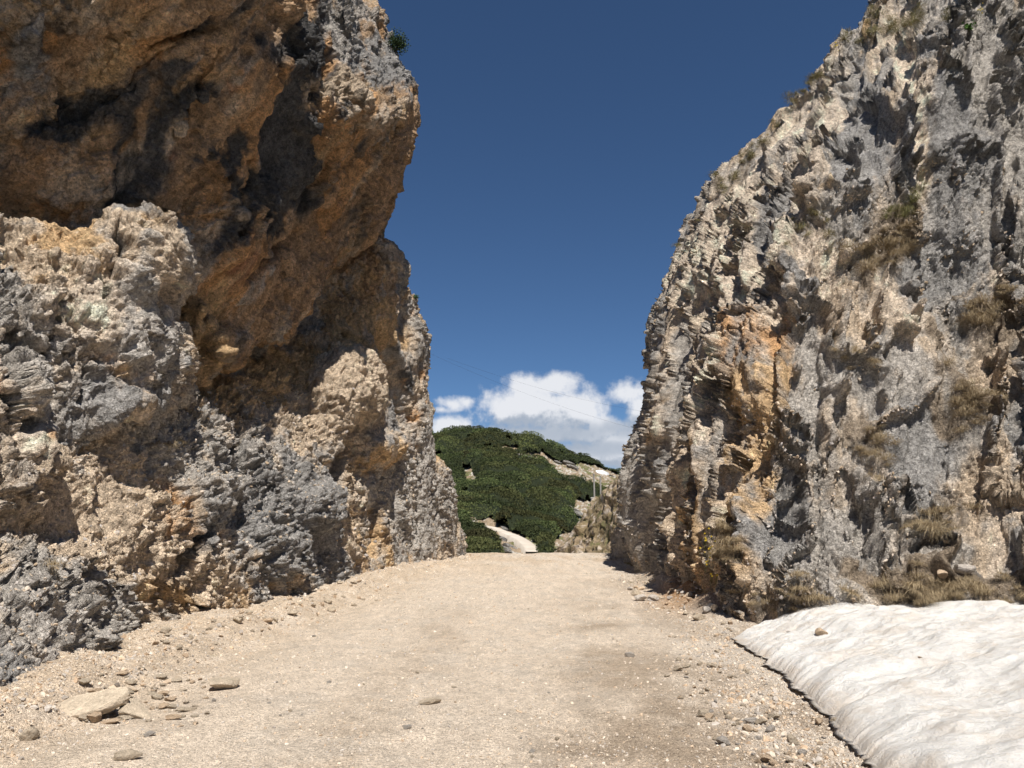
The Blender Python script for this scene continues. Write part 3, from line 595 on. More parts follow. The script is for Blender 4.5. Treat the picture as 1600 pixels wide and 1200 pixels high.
hill = mesh_np('hill', H1, grid_faces(*PX.shape), tone_mat('hillside', .95, 3, .35, .1), cols=c); tag(hill, kind='structure')

# dwarf pine thicket: a mounded canopy carrying many small sprays of needles
def canopy_h(q):
    w = .6 * np.stack([fbm(q * .15 + s_, 2) for s_ in (0, 30, 60)], 1)
    f1, f2, h, o = worley((q + 4 * w) * np.array([.13, .13, 0])); f3, _, h3, _ = worley(q * np.array([.45, .45, 0]) + 5)
    return np.sqrt(np.clip(1 - (f1 / .74) ** 2, 0, 1)) * (1.8 + 2.2 * RV[h, 0]) + np.sqrt(np.clip(1 - (f3 / .75) ** 2, 0, 1)) * .8 + .1
def canopy_k(q): return np.clip(q[:, 1] / 175, .4, 1)
def hill_surface(px, t):
    h0 = hill_pt(px, t); return h0, h0[:, 2] + hill_rel(h0) * (1 - sstep(.93, 1, t) * .8) * .6
def edge_k(sx, sy, h0):
    wx, wy = 3 * fbm(h0 * .09 + 5, 3), 3 * fbm(h0 * .09 + 55, 3); k = np.zeros(len(sx))
    for dx, dy in ((7, 0), (-7, 0), (0, 6), (0, -6)): k += ~bare_mask(sx + wx + dx, sy - 5 + wy + dy)
    return .25 + .75 * (k / 4) ** 1.5
K = 640000
spx = rng.uniform(640, 1060, K); st_ = rng.uniform(0.02, 1.03, K)
h0, hz = hill_surface(spx, st_)
sx, sy = project(h0)
ok = ~bare_mask(sx + 5 * fbm(h0 * .09 + 5, 3) * .6, sy - 5 + 5 * fbm(h0 * .09 + 55, 3) * .6)
sparse = fbm(h0 * .12 + 90, 3, .6) > -.62
ok &= sparse
_cw = .6 * np.stack([fbm(h0 * .15 + s_, 2) for s_ in (0, 30, 60)], 1); _g = worley((h0 + 4 * _cw) * np.array([.13, .13, 0]))
ok &= (_g[1] - _g[0] > .10) | (rng.random(len(h0)) < .25)
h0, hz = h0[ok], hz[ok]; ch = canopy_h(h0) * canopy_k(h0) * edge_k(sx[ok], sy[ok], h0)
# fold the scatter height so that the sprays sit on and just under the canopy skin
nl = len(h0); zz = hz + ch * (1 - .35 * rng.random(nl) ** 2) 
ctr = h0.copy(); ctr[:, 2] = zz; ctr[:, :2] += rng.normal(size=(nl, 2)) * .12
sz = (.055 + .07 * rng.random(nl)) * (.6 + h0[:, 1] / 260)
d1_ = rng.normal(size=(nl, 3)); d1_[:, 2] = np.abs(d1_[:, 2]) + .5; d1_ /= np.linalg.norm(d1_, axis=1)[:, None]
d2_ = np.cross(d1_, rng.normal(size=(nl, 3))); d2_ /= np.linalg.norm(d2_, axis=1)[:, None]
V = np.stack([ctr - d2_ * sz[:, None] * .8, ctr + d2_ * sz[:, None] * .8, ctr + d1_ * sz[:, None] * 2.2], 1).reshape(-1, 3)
lc = np.array([(.030, .042, .014), (.046, .057, .019), (.020, .029, .010), (.062, .070, .026)])[rng.integers(0, 4, nl)] * (1.15 + .6 * fbm(h0 * .12 + 8, 3) + .5 * (ch / 2.6 - .6))[:, None]  # sprays coloured darker where the canopy is low: painted gap shade
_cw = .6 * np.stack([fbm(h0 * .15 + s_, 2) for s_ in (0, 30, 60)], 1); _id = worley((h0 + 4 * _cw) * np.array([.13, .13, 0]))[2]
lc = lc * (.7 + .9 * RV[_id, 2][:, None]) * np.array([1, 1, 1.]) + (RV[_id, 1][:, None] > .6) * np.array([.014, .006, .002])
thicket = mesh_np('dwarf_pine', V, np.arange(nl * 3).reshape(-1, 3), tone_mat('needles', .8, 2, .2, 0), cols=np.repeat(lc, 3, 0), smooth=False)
tag(thicket, 'dark green dwarf pine thicket covering the far hillside', 'shrubs', kind='stuff')
PX2, TT2 = np.meshgrid(np.linspace(640, 1060, 520), np.linspace(0, 1.03, 460))
h0, hz = hill_surface(PX2.ravel(), TT2.ravel()); sx, sy = project(h0)
okc = ~bare_mask(sx + 5 * fbm(h0 * .09 + 5, 3) * .6, sy - 5 + 5 * fbm(h0 * .09 + 55, 3) * .6) & (fbm(h0 * .12 + 90, 3, .6) > -.62)
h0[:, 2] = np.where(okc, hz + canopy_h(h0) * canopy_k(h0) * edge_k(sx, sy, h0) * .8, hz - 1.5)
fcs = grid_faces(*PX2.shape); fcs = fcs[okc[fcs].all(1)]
mcore = plain_mat('pine_gap_shade', (.012, .017, .007), (.022, .028, .011), 1.2)
core = mesh_np('shade_underlay', h0, fcs, mcore, parent=thicket)  # dark sheet under the sprays, painted in as shade between clumps

# near earth bank to the right beyond the crest
be = [(862, 866), (880, 848), (905, 818), (930, 788), (950, 764), (975, 742), (1010, 722), (1060, 700)]
net = []
for k, (ex, ey) in enumerate(be):
    q = P(ex, ey, 56 - k * 1.6)
    q1 = P(ex + 18, ey + (900 - ey) * .4, 51 - k * 1.6); q2 = P(ex + 34, 885, 44 - k * .9); q3 = (q2[0], q2[1] - 5, q2[2] - 3)
    net.append([q3, q2, q1, q, (q[0] + .6, q[1] + 3, q[2] - .6), (q[0] + 1, q[1] + 12, q[2] - 9)])
net = np.swapaxes(np.array(net), 0, 1)
Gb = patch(net, 1.2); Rb, Cb, _ = Gb.shape; bs = Gb.reshape(-1, 3)
fa, ia, _ = facets(bs * .7, .8, .3); fb_, ib, _ = facets(bs * 2.2 + 4, .8, .3)
nb_ = grid_normals(Gb).reshape(-1, 3); nb_ *= np.sign(nb_[:, 2:3] + 1e-6)
pos = bs + nb_ * (.35 * fbm(bs * .3, 3) + .5 * fa * sstep(-.1, .3, fbm(bs * .4 + 3, 2)) + .16 * fb_)[:, None]
n = fbm(pos * .5 + 7, 4, .6); n2_ = fbm(pos * 1.3 + 17, 5, .7)
c = np.where((n > .05)[:, None], (.27, .205, .135), (.19, .145, .085)) * np.ones((len(bs), 3)); c = np.where(((n2_ + n * .5) > .5)[:, None], (.38, .32, .26), c); c = np.where((n2_ < -.4)[:, None], (.13, .115, .055), c)
bank = mesh_np('bank', pos, grid_faces(Rb, Cb), tone_mat('bank_soil', .95, 8, .3, .06), cols=c); tag(bank, kind='structure')

# winding lane on the far slope
def on_hill(px, py):
    lo_, hi_ = 0., 1.
    for _ in range(40):
        m_ = (lo_ + hi_) / 2
        h, z = hill_surface(np.array([px]), np.array([m_])); q = np.array([[h[0, 0], h[0, 1], z[0]]])
        if project(q)[1][0] > py: lo_ = m_
        else: hi_ = m_
    q = q[0].copy(); q[2] += .55; return q
lane_l = [on_hill(*q) for q in [(818, 872), (813, 862), (804, 852), (790, 844), (776, 837), (764, 831), (755, 828)]]
lane_r = [on_hill(*q) for q in [(850, 872), (840, 862), (829, 853), (812, 844), (795, 838), (780, 832), (762, 828.5)]]
T = np.linspace(0, 6, 60); la = pchip(np.array(lane_l), np.arange(7.), T); lb = pchip(np.array(lane_r), np.arange(7.), T)
gg = np.stack([la + (lb - la) * s_ for s_ in np.linspace(-.02, 1.02, 9)], 1); gg[:, [0, -1], 2] -= 1.0
mlane = plain_mat('lane_dust', (.62, .55, .46), (.50, .43, .35), .8, .95)
path = mesh_np('path', gg, grid_faces(60, 9), mlane); tag(path, kind='structure')

# ------------------------------------------------------------------ snow
EDGE = [(1146, 997), (1180, 1020), (1210, 1045), (1240, 1072), (1275, 1105), (1305, 1140), (1330, 1170), (1356, 1204)]
ed = [ground_hit(*q)[:2] for q in EDGE]; ed = ed + [(2.35, 4.2), (2.2, 2.5), (2.3, 0), (2.6, -4)]
ed = np.array(ed); T = np.arange(len(ed)) * 1.
Ts = np.concatenate([np.linspace(0, 8, 520), np.linspace(8, len(ed) - 1, 60)[1:]]); es = pchip(ed, T, Ts)
_e = np.stack([es[:, 0], es[:, 1], 0 * es[:, 0]], 1); es = es + (np.stack([fbm(_e * 1.6 + 5, 4, .6), fbm(_e * 1.6 + 95, 4, .6)], 1) * .10) * sstep(0, .4, Ts)[:, None]
farp = np.array([(4.6, 13.6), (5.6, 13.4), (7.0, 13.2), (8.6, 13.0), (9.8, 12.2), (10.4, 10.6), (10.6, 9), (10.8, 7.5), (10.9, 5), (11, 2.5), (11, 0), (11, -4)])
fs = pchip(farp, T, Ts)
sv = np.concatenate([[0, 0, .0], np.linspace(0, 1, 420)[1:] ** 1.45])
g2 = es[:, None, :] * (1 - sv)[None, :, None] + fs[:, None, :] * sv[None, :, None]
X, Yq = g2[..., 0], g2[..., 1]
dd = np.hypot(X - es[:, None, 0], Yq - es[:, None, 1])
q = np.stack([X, Yq, 0 * X], -1).reshape(-1, 3)
wv = fbm(q * np.array([1.0, .8, 1]) + 2 + .4 * fbm(q * .7, 2)[:, None], 3, .5)
ax = np.array([[.8, .6], [-.6, .8]]); qr = q.copy(); qr[:, :2] = q[:, :2] @ ax.T; qr[:, 0] *= .45
qr += .25 * fbm(q * .9 + 70, 2)[:, None]
cup = 1 - np.abs(perlin(qr * 2.6 + 13)) * 2.2; cup2 = fbm(qr * 6 + 33, 3, .5)
thick = np.interp(Ts, [0, 1, 3, 6, 8, 11], [.03, .10, .16, .22, .24, .24])[:, None]
thick = thick * (1 + .35 * fbm(_e * 1.3 + 61, 3))[:, None]
lip = thick * (.22 + .78 * (1 - np.exp(-(dd / .2) * 1.5)))
rise = .30 * sstep(0, 3.0, dd) + .06 * sstep(2, 6, dd)
amp_ = sstep(0, .5, dd).ravel()
z = (lip + rise).ravel() + amp_ * (.07 * wv + .022 * cup + .010 * cup2 + .006 * fbm(q * 16, 3))
z = z.reshape(X.shape)
z[:, 0] = -.05; z[:, 1] = .08 * thick[:, 0]; z[:, 2] = .22 * thick[:, 0] * (1 + .5 * fbm(_e * 2.5 + 31, 3))
g3 = np.stack([X, Yq, z], -1)
g3[:, 2, 0] -= .05; g3[:, 1, 0] += .04; g3[:, 0, 0] += .35     # melted-out hollow under the rim
dirt = fbm(q * 1.6 + 99, 5, .65); dirt2 = fbm(q * 7 + 9, 4, .7)
c = np.array((.66, .64, .61)) * np.ones((len(q), 3))
wd_ = np.clip(sstep(.0, .5, dirt) * .45 + .7 * sstep(.25, 0, dd.ravel()) + .25 * sstep(.2, .6, dirt2), 0, 1)[:, None]
c = c * (1 - wd_ * .75) + np.array((.52, .44, .36)) * wd_ * .75
ms, t, b = new_mat('old_snow', .55, .4)
tc_ = t.n('ShaderNodeTexCoord').outputs['Object']; at = t.n('ShaderNodeAttribute', attribute_name='tone').outputs['Color']
ns = t.noise(tc_, 60, 6, .7); nb = t.noise(tc_, 9, 8, .62); sp = t.ramp(t.noise(tc_, 120, 3, .7), .66, .74)
t.l(t.mix(t.math('MULTIPLY', sp, .45), at, (.28, .22, .16, 1)), b.inputs['Base Color'])
b.inputs['Subsurface Weight'].default_value = .12; b.inputs['Subsurface Radius'].default_value = (.08, .1, .14); b.inputs['Subsurface Scale'].default_value = .3
add_bump(t, b, [nb, ns], [.03, .014])
snow = mesh_np('snow_patch', g3, grid_faces(*X.shape), ms, cols=c)
tag(snow, 'rippled old snow patch with a dirty rim in the lower right corner', 'snow')

# ------------------------------------------------------------------ surface lookup: what rock stands at a place
SURF = {}
for nm, g_ in (('L', gL), ('B', gB), ('O', gO), ('R', gR)):
    f_ = g_.reshape(-1, 3); nn_ = grid_normals(g_).reshape(-1, 3)
    if nm == 'R': nn_ = -nn_
    fx, fy = project(f_); SURF[nm] = (f_, nn_, fx, fy)
f_ = g3.reshape(-1, 3); fx, fy = project(f_); SURF['S'] = (f_, np.tile((0, 0, 1.), (len(f_), 1)), fx, fy)
f_ = gverts; fx, fy = project(f_); SURF['G'] = (f_, np.tile((0, 0, 1.), (len(f_), 1)), fx, fy)
BINS = {}
for w, (f_, n_, fx, fy) in SURF.items():
    ok_ = np.nonzero((f_[:, 1] > 1) & (fx > -40) & (fx < 1640) & (fy > -60) & (fy < 1260))[0]
    key = (np.floor(fx[ok_] / 4).astype(int) + 20) * 1000 + np.floor(fy[ok_] / 4).astype(int) + 20
    o_ = np.argsort(key, kind='stable'); BINS[w] = (key[o_], ok_[o_])
def spot(px, py, which):
    """nearest visible surface point to a picture position, so that plants and stones sit where they grow"""
    for rad in (1, 3, 8, 30):
        best_ = None
        for w in which:
            f_, n_, fx, fy = SURF[w]; key, ids = BINS[w]; bx, by = int(px // 4) + 20, int(py // 4) + 20
            for cx in range(bx - rad, bx + rad + 1):
                a_, b_ = np.searchsorted(key, (cx * 1000 + by - rad, cx * 1000 + by + rad + 1))
                if b_ > a_:
                    ii = ids[a_:b_]; i = ii[np.argmin(f_[ii, 1])]
                    if best_ is None or f_[i, 1] < best_[0][1]: best_ = (f_[i], n_[i])
        if best_ is not None: return Vector(best_[0]), Vector(best_[1])
    return Vector((0, 5, 0)), Vector((0, 0, 1))

# ------------------------------------------------------------------ stones
ICO = None
def ico(sub):
    import bmesh
    bm = bmesh.new(); bmesh.ops.create_icosphere(bm, subdivisions=sub, radius=1)
    v = np.array([x.co[:] for x in bm.verts]); f = np.array([[q.index for q in x.verts] for x in bm.faces]); bm.free(); return v, f
IV, IF = ico(4); IV1, IF1 = ico(1)
def stone_shape(seed, flat=.6, sharp=1.):
    r = np.random.default_rng(seed); v = IV.copy()
    for _ in range(9):                                   # knock planes off the lump
        d = r.normal(size=3); d /= np.linalg.norm(d); k = r.uniform(.45, .8); s_ = v @ d
        v = v - np.clip(s_ - k, 0, None)[:, None] * d * .96
    v = v + IV * (.05 * fbm(IV * 2.3 + seed, 3) + .03 * fbm(IV * 6 + seed, 3))[:, None]
    v = v * np.array([1, r.uniform(.6, .9), flat]); v[:, 2] -= v[:, 2].min() * .75
    return v
M_STONE = [rock_mat('stone_%s' % nm, .1, .3) for nm in ('pale', 'rusty', 'grey')]
SC = [(.53, .44, .335), (.58, .44, .31), (.48, .43, .38)]
PROTO = {}
def stone_mesh(kind, k, flat):
    key = (kind, k, flat)
    if key not in PROTO:
        v = stone_shape(100 + k * 13 + kind, flat); cl = np.clip(np.array(SC[kind]) * (1 + .15 * fbm(IV * 1.5 + k, 4))[:, None], .05, .8)
        o = mesh_np('stone', v, IF, M_STONE[kind], cols=cl, smooth=False); PROTO[key] = o.data; bpy.data.objects.remove(o)
    return PROTO[key]
def stone(px, py, size, kind, label, group=None, k=0, flat=.6, rot=None, on='GSL', name='stone', scale=None, tilt=(0, 0)):
    q, nr = spot(px, py, on)
    o = bpy.data.objects.new(name, stone_mesh(kind, k, flat)); link(o)
    o.location = q; o.scale = scale or (size,) * 3
    o.rotation_euler = (tilt[0], tilt[1], random.uniform(0, 6.3) if rot is None else rot)
    tag(o, label, 'stone', group); return o

stone(146, 1108, .3, 0, 'largest pale slab of stone propped up at the foot of the left cliff', k=1, on='G', scale=(.40, .28, .2), rot=.35, tilt=(.15, -.22), name='rock_slab')
stone(206, 1112, .2, 0, 'second pale slab leaning just right of the largest propped slab', k=2, on='G', scale=(.22, .2, .2), rot=-.2, tilt=(.1, .5), name='rock_slab')
stone(150, 1120, .1, 1, 'small ochre stone wedged under the largest propped slab', k=3, on='G')
stone(350, 1068, .1, 0, 'flat pale triangular slab lying alone on the road right of the slabs', k=4, on='G', scale=(.2, .17, .13), rot=.8, tilt=(.25, 0), name='rock_slab')
stone(200, 1182, .1, 0, 'thin pale sliver of stone at the very bottom left of the road', k=5, on='G', scale=(.12, .06, .07), rot=.4, tilt=(.2, 0))
stone(237, 1146, .05, 2, 'small dark stone on the road below the slabs', k=6, on='G')
stone(640, 1135, .042, 2, 'small grey stone in the middle of the road near the camera', k=7, on='G')
stone(675, 1094, .1, 0, 'flat pale stone patch pressed into the middle of the road', k=3, on='G', scale=(.12, .09, .07), tilt=(.2, 0))
stone(834, 1168, .03, 2, 'tiny grey stone nearest the camera in the road centre', k=5, on='G')
stone(990, 1021, .075, 2, 'dark stone alone on the right half of the road level with the snow tip', k=8, on='G')
stone(1007, 935, .17, 2, 'dark grey stone at the foot of the right cliff beside the orange soil', k=2, on='G')
stone(1172, 1138, .06, 1, 'yellowish stone on the gravel left of the snow rim', k=1, on='G')
stone(1113, 1118, .05, 1, 'reddish brown stone on the gravel left of the yellowish stone', k=2, on='G')
stone(1276, 986, .09, 1, 'brown stone lying on the snow near its upper edge', k=4, on='S')
stone(1224, 982, .05, 2, 'small dark chip of stone on the snow tip', k=5, on='S', flat=.3)
stone(1468, 905, .17, 1, 'orange stone on the earth ledge above the snow', k=6, on='R')
stone(1500, 888, .17, 2, 'grey stone just right of the orange stone on the ledge', k=7, on='R')
stone(1437, 1020, .03, 1, 'tiny brown chip on the middle of the snow', k=3, on='S', flat=.3)
stone(1310, 1130, .06, 0, 'white stone against the shaded snow rim', k=6, on='G')
stone(50, 1148, .10, 0, 'jagged pale stone at the left border of the road', k=7, on='G')
# countable small stones, all of one look in their stretch
def strew(n, xr, yr, kinds, size, label, group, on='G', cond=None, flat=.55):
    done = 0
    while done < n:
        px, py = random.uniform(*xr), random.uniform(*yr)
        if cond and not cond(px, py): continue
        d = max(4., EYE / max(.03, math.tan(math.atan((py - 600) / F) - PITCH))) if py > 860 else 20
        s_ = size * random.choice((.5, .6, .7, .8, 1, 1.5)) * (1 if d < 9 else (d / 9) ** .6)
        stone(px, py, s_, random.choice(kinds), label, group, k=random.randint(1, 8), flat=flat, on=on); done += 1
edge_x = lambda py: np.interp(py, [997, 1045, 1105, 1140, 1204], [1146, 1210, 1275, 1305, 1356])
strew(90, (1040, 1350), (985, 1198), (0, 0, 0, 2, 1), .042, 'small angular pale stone among the others in the gravel strip along the snow rim', 'stones strewn along the snow rim', cond=lambda x, y: edge_x(y) - random.expovariate(1 / 50.) - 8 > x > edge_x(y) - 190)
strew(80, (130, 330), (1040, 1135), (0, 0, 1), .055, 'small flat chip of stone among the debris round the propped slabs', 'chips round the propped slabs', cond=lambda x, y: abs(y - 1090) < 30 + random.random() * 25, flat=.35)
strew(60, (250, 620), (905, 1020), (0, 1, 0), .05, 'small ochre stone in the row along the foot of the left cliff', 'stones along the left cliff foot', cond=lambda x, y: abs((y - 1010) + (x - 250) * .28) < 22)
strew(45, (985, 1150), (900, 985), (1, 0, 2), .06, 'small rusty stone at the foot of the right cliff above the snow tip', 'stones along the right cliff foot', cond=lambda x, y: abs((y - 905) - (x - 1000) * .5) < 22)
strew(40, (300, 1150), (960, 1190), (0, 2), .02, 'pebble lying loose on the open gravel road', 'pebbles on the open road')

# uncountable grit: one object
def grit(pts, sizes, cols, name, label):
    n_ = len(pts); R3 = rng.normal(size=(n_, 3, 3)); q_, _ = np.linalg.qr(R3)
    v = IV1[None] * (1 + .35 * rng.normal(size=(n_, len(IV1), 1)).clip(-1, 1)); v = np.einsum('nij,nkj->nki', q_, v * np.array([1, .75, .5]))
    v = v * sizes[:, None, None] + pts[:, None, :]
    f = IF1[None] + (np.arange(n_) * len(IV1))[:, None, None]
    o = mesh_np(name, v.reshape(-1, 3), f.reshape(-1, 3), tone_mat(name + '_stone', .95, 60, .2, 0), cols=np.repeat(cols, len(IV1), 0), smooth=False)
    return tag(o, label, 'gravel', kind='stuff')
gv = gverts; gx, gy = project(gv)
x, y_ = gv[:, 0], gv[:, 1]
lx = np.interp(y_, [0, 7, 11, 15, 23, 34], [-4.6, -4.3, -4.5, -4.2, -3.4, -1.4]); rx_ = np.interp(y_, [0, 6, 13, 16, 22, 34], [2.2, 2.6, 3.6, 3.7, 4.0, 4.6])
w = (.10 + .8 * sstep(1.3, 0, x - lx) + .9 * sstep(-1.5, -.1, x - rx_) + .12 * sstep(.1, .5, fbm(gv * np.array([.9, .6, 0]) + 9, 3))) * ((gx > -20) & (gx < 1620) & (gy < 1230) & (y_ < 33))
NG = 60000
idx = rng.choice(len(gv), NG, p=w / w.sum()); pts = gv[idx] + rng.normal(size=(NG, 3)) * np.array([.02, .02, 0])
sz = (.006 + .013 * rng.random(NG) ** 4) * (.6 + .07 * pts[:, 1])
cl = np.array([(.60, .52, .43), (.55, .46, .36), (.44, .39, .34), (.50, .38, .27)])[rng.integers(0, 4, NG)] * (.8 + .4 * rng.random((NG, 1)))
grit(pts, sz, cl, 'gravel', 'loose grit and chippings strewn over the road and its edges')
w = (sstep(.9, 0, np.abs(x - lx - .1)) + .9 * sstep(.8, 0, np.abs(x - rx_ + .45))) * ((gx > -20) & (gx < 1620) & (gy < 1230) & (y_ < 33)) * (.3 + sstep(-.2, .4, fbm(gv * np.array([.9, .6, 0]) + 39, 3)))
idx = rng.choice(len(gv), 2400, p=w / w.sum()); pts = gv[idx] + rng.normal(size=(2400, 3)) * np.array([.03, .03, 0])
sz = (.010 + .04 * rng.random(2400) ** 4) * (.7 + .03 * pts[:, 1])
cl = np.array([(.62, .53, .43), (.58, .46, .34), (.46, .41, .36), (.52, .38, .26)])[rng.integers(0, 4, 2400)] * (.7 + .4 * rng.random((2400, 1)))
grit(pts, sz, cl, 'rubble', 'coarse broken rubble lying along the feet of both cliffs')
# scree resting on the lower slopes of both cliffs
for nm, par, n_ in (('L', cliffL, 13000), ('R', cliffR, 15000)):
    f_, nr, fx, fy = SURF[nm]
    w = (np.clip(nr[:, 2] - .35, 0, 1)) ** 1.5 * ((fx > -20) & (fx < 1620) & (fy < 1150) & (fy > (600 if nm == 'L' else 250)))
    idx = rng.choice(len(f_), n_, p=w / w.sum()); pts = f_[idx]
    sz = (.010 + .03 * rng.random(n_) ** 4) * (.5 + .05 * pts[:, 1])
    cl = np.array([(.52, .44, .36), (.48, .38, .28), (.40, .36, .33), (.42, .32, .22)])[rng.integers(0, 4, n_)] * (.8 + .4 * rng.random((n_, 1)))
    grit(pts, sz, cl, 'scree', 'crumbled scree lying on the ledges of the %s cliff' % ('left' if nm == 'L' else 'right'))

# ------------------------------------------------------------------ grass and plants
def tuft_mesh(seed, nb, ln, col_a, col_b, droop, wid=.003):
    r = np.random.default_rng(seed); V, Fc, Cc = [], [], []
    for k in range(nb):
        az = r.uniform(0, 6.28); lean = r.uniform(.1, 1.0); L = ln * r.uniform(.5, 1.1)
        o = np.array([math.cos(az), math.sin(az), 0]) * r.uniform(0, .9) * ln
        d = np.array([math.cos(az + r.normal() * .5), math.sin(az + r.normal() * .5), 0]); sd = np.array([-d[1], d[0], 0]) * wid * r.uniform(.6, 1.3)
        pts_ = []
        for s_ in (0, .35, .7, 1.0):
            pts_.append(o + d * L * lean * s_ + np.array([0, 0, 1]) * L * (s_ * (1 - .45 * lean) - droop * lean * s_ ** 2.4))
        b0 = len(V)
        for i, q in enumerate(pts_):
            wf = (1, .85, .5, .05)[i]; V += [q - sd * wf, q + sd * wf]
        for i in range(3): Fc.append((b0 + 2 * i, b0 + 2 * i + 1, b0 + 2 * i + 3, b0 + 2 * i + 2))
        cc_ = np.array(col_a) + (np.array(col_b) - np.array(col_a)) * r.random(); Cc += [cc_] * 8
    return np.array(V), np.array(Fc), np.array(Cc)
M_GRASS = tone_mat('grass_blades', .8, 5, .15, 0)
TUFT = {}
def tuft_data(kind, k):
    if (kind, k) not in TUFT:
        ca, cb, ln, dr, nb = dict(dry=((.44, .35, .22), (.24, .18, .11), .24, 1.5, 330), mixed=((.32, .26, .14), (.15, .15, .06), .25, 1.4, 330), green=((.15, .16, .055), (.28, .25, .12), .24, .8, 220))[kind]
        o = mesh_np('grass_tuft', *tuft_mesh(k * 7 + len(kind), nb, ln, ca, cb, dr)[:2], M_GRASS, cols=tuft_mesh(k * 7 + len(kind), nb, ln, ca, cb, dr)[2], smooth=False)
        TUFT[(kind, k)] = o.data; bpy.data.objects.remove(o)
    return TUFT[(kind, k)]
def tuft(px, py, on, kind, label, group, s_=1.):
    q, nr = spot(px, py, on)
    o = bpy.data.objects.new('grass_tuft', tuft_data(kind, random.randint(0, 4))); link(o)
    up = (Vector((0, 0, 1)) * .8 + nr * .35).normalized()
    o.rotation_mode = 'QUATERNION'; o.rotation_quaternion = up.to_track_quat('Z', 'Y') @ Vector((0, 0, 1)).rotation_difference(Vector((0, 0, 1)))
    o.location = q - nr * .03; k_ = s_ * random.choice((.45, .6, .7, .8, 1.0, 1.15)); o.scale = (k_, k_, k_ * random.uniform(.8, 1.1))
    return tag(o, label, 'grass', group)
def field(n, cx, cy, rx, ry, ang, on, kind, label, group, s_=1.):
    a = math.radians(ang)
    for _ in range(n):
        u_, v_ = random.gauss(0, .62) * rx, random.gauss(0, .62) * ry
        tuft(cx + u_ * math.cos(a) - v_ * math.sin(a), cy + u_ * math.sin(a) + v_ * math.cos(a), on, random.choice(kind) if isinstance(kind, tuple) else kind, label, group, s_)
field(46, 1490, 920, 130, 22, 0, 'R', 'dry', 'dry brown grass tuft hanging over the earth ledge just above the snow', 'grass tufts on the ledge above the snow', .9)
field(14, 1230, 940, 60, 22, 0, 'R', 'dry', 'dry grass tuft on the rock foot above the snow tip', 'grass tufts above the snow tip', .8)
field(22, 1385, 385, 50, 20, -28, 'R', 'dry', 'dark dry tuft in the hanging grass cushion high on the right cliff', 'tufts of the high hanging cushion', 1.05)
field(12, 1415, 325, 28, 14, -28, 'R', 'green', 'greenish tuft at the upper end of the hanging grass cushion', 'green tufts of the high hanging cushion', .9)
field(18, 1550, 480, 55, 26, 0, 'R', 'dry', 'straw tuft on the bare slope near the right border of the cliff', 'straw tufts at the right border', .95)
field(20, 1520, 620, 45, 45, 40, 'R', 'dry', 'hanging straw tuft below the bare slope of the right cliff', 'hanging straw tufts below the bare slope', 1.)
field(14, 1370, 700, 28, 36, 30, 'R', 'dry', 'straw tuft in the gully half way up the right cliff', 'straw tufts in the gully', .9)
field(14, 1450, 810, 34, 20, 0, 'R', 'dry', 'straw tuft on the knob above the snow ledge', 'straw tufts on the knob', .9)
field(8, 1345, 560, 40, 15, 0, 'R', 'dry', 'short straw tuft on the bright rubble of the right cliff', 'tufts on the bright rubble', .7)
field(16, 1370, 35, 34, 30, -40, 'R', 'mixed', 'grass tuft on the crest of the right cliff at the top of the picture', 'grass tufts on the high crest', 1.2)
field(10, 1440, 30, 40, 16, -20, 'R', 'mixed', 'grass tuft right of the high crest at the top border', 'tufts right of the crest', 1.0)
field(24, 1150, 258, 70, 12, -48, 'R', 'mixed', 'grass tuft along the left skyline of the right cliff', 'tufts along the skyline', .75)
field(16, 1240, 150, 60, 9, -45, 'R', 'mixed', 'grass tuft along the upper skyline of the right cliff', 'tufts along the upper skyline', .75)
field(16, 1125, 870, 22, 40, 15, 'R', 'dry', 'rusty grass tuft in the orange recess at the foot of the right cliff', 'rusty tufts in the orange recess', .9)
field(8, 1265, 350, 30, 30, 0, 'R', 'mixed', 'small tuft in the cracks of the middle right cliff', 'tufts in the middle cracks', .7)
field(5, 265, 690, 20, 16, 0, 'LB', 'dry', 'dry tuft under the left buttress', 'dry tufts under the left buttress', .5)
tuft(85, 840, 'L', 'green', 'small green tuft on the left scree slope', None, .3)
tuft(75, 875, 'L', 'dry', 'dry tuft in a hollow of the left scree slope', None, .5)
tuft(335, 1022, 'G', 'green', 'low green sprig at the left road border', None, .25)
field(9, 985, 900, 22, 12, 30, 'GR', 'mixed', 'small grass tuft at the far foot of the right cliff', 'tufts at the far right cliff foot', .6)
field(6, 735, 866, 14, 3, 0, 'GL', 'dry', 'small dry tuft at the far foot of the left cliff', 'tufts at the far left cliff foot', .6)

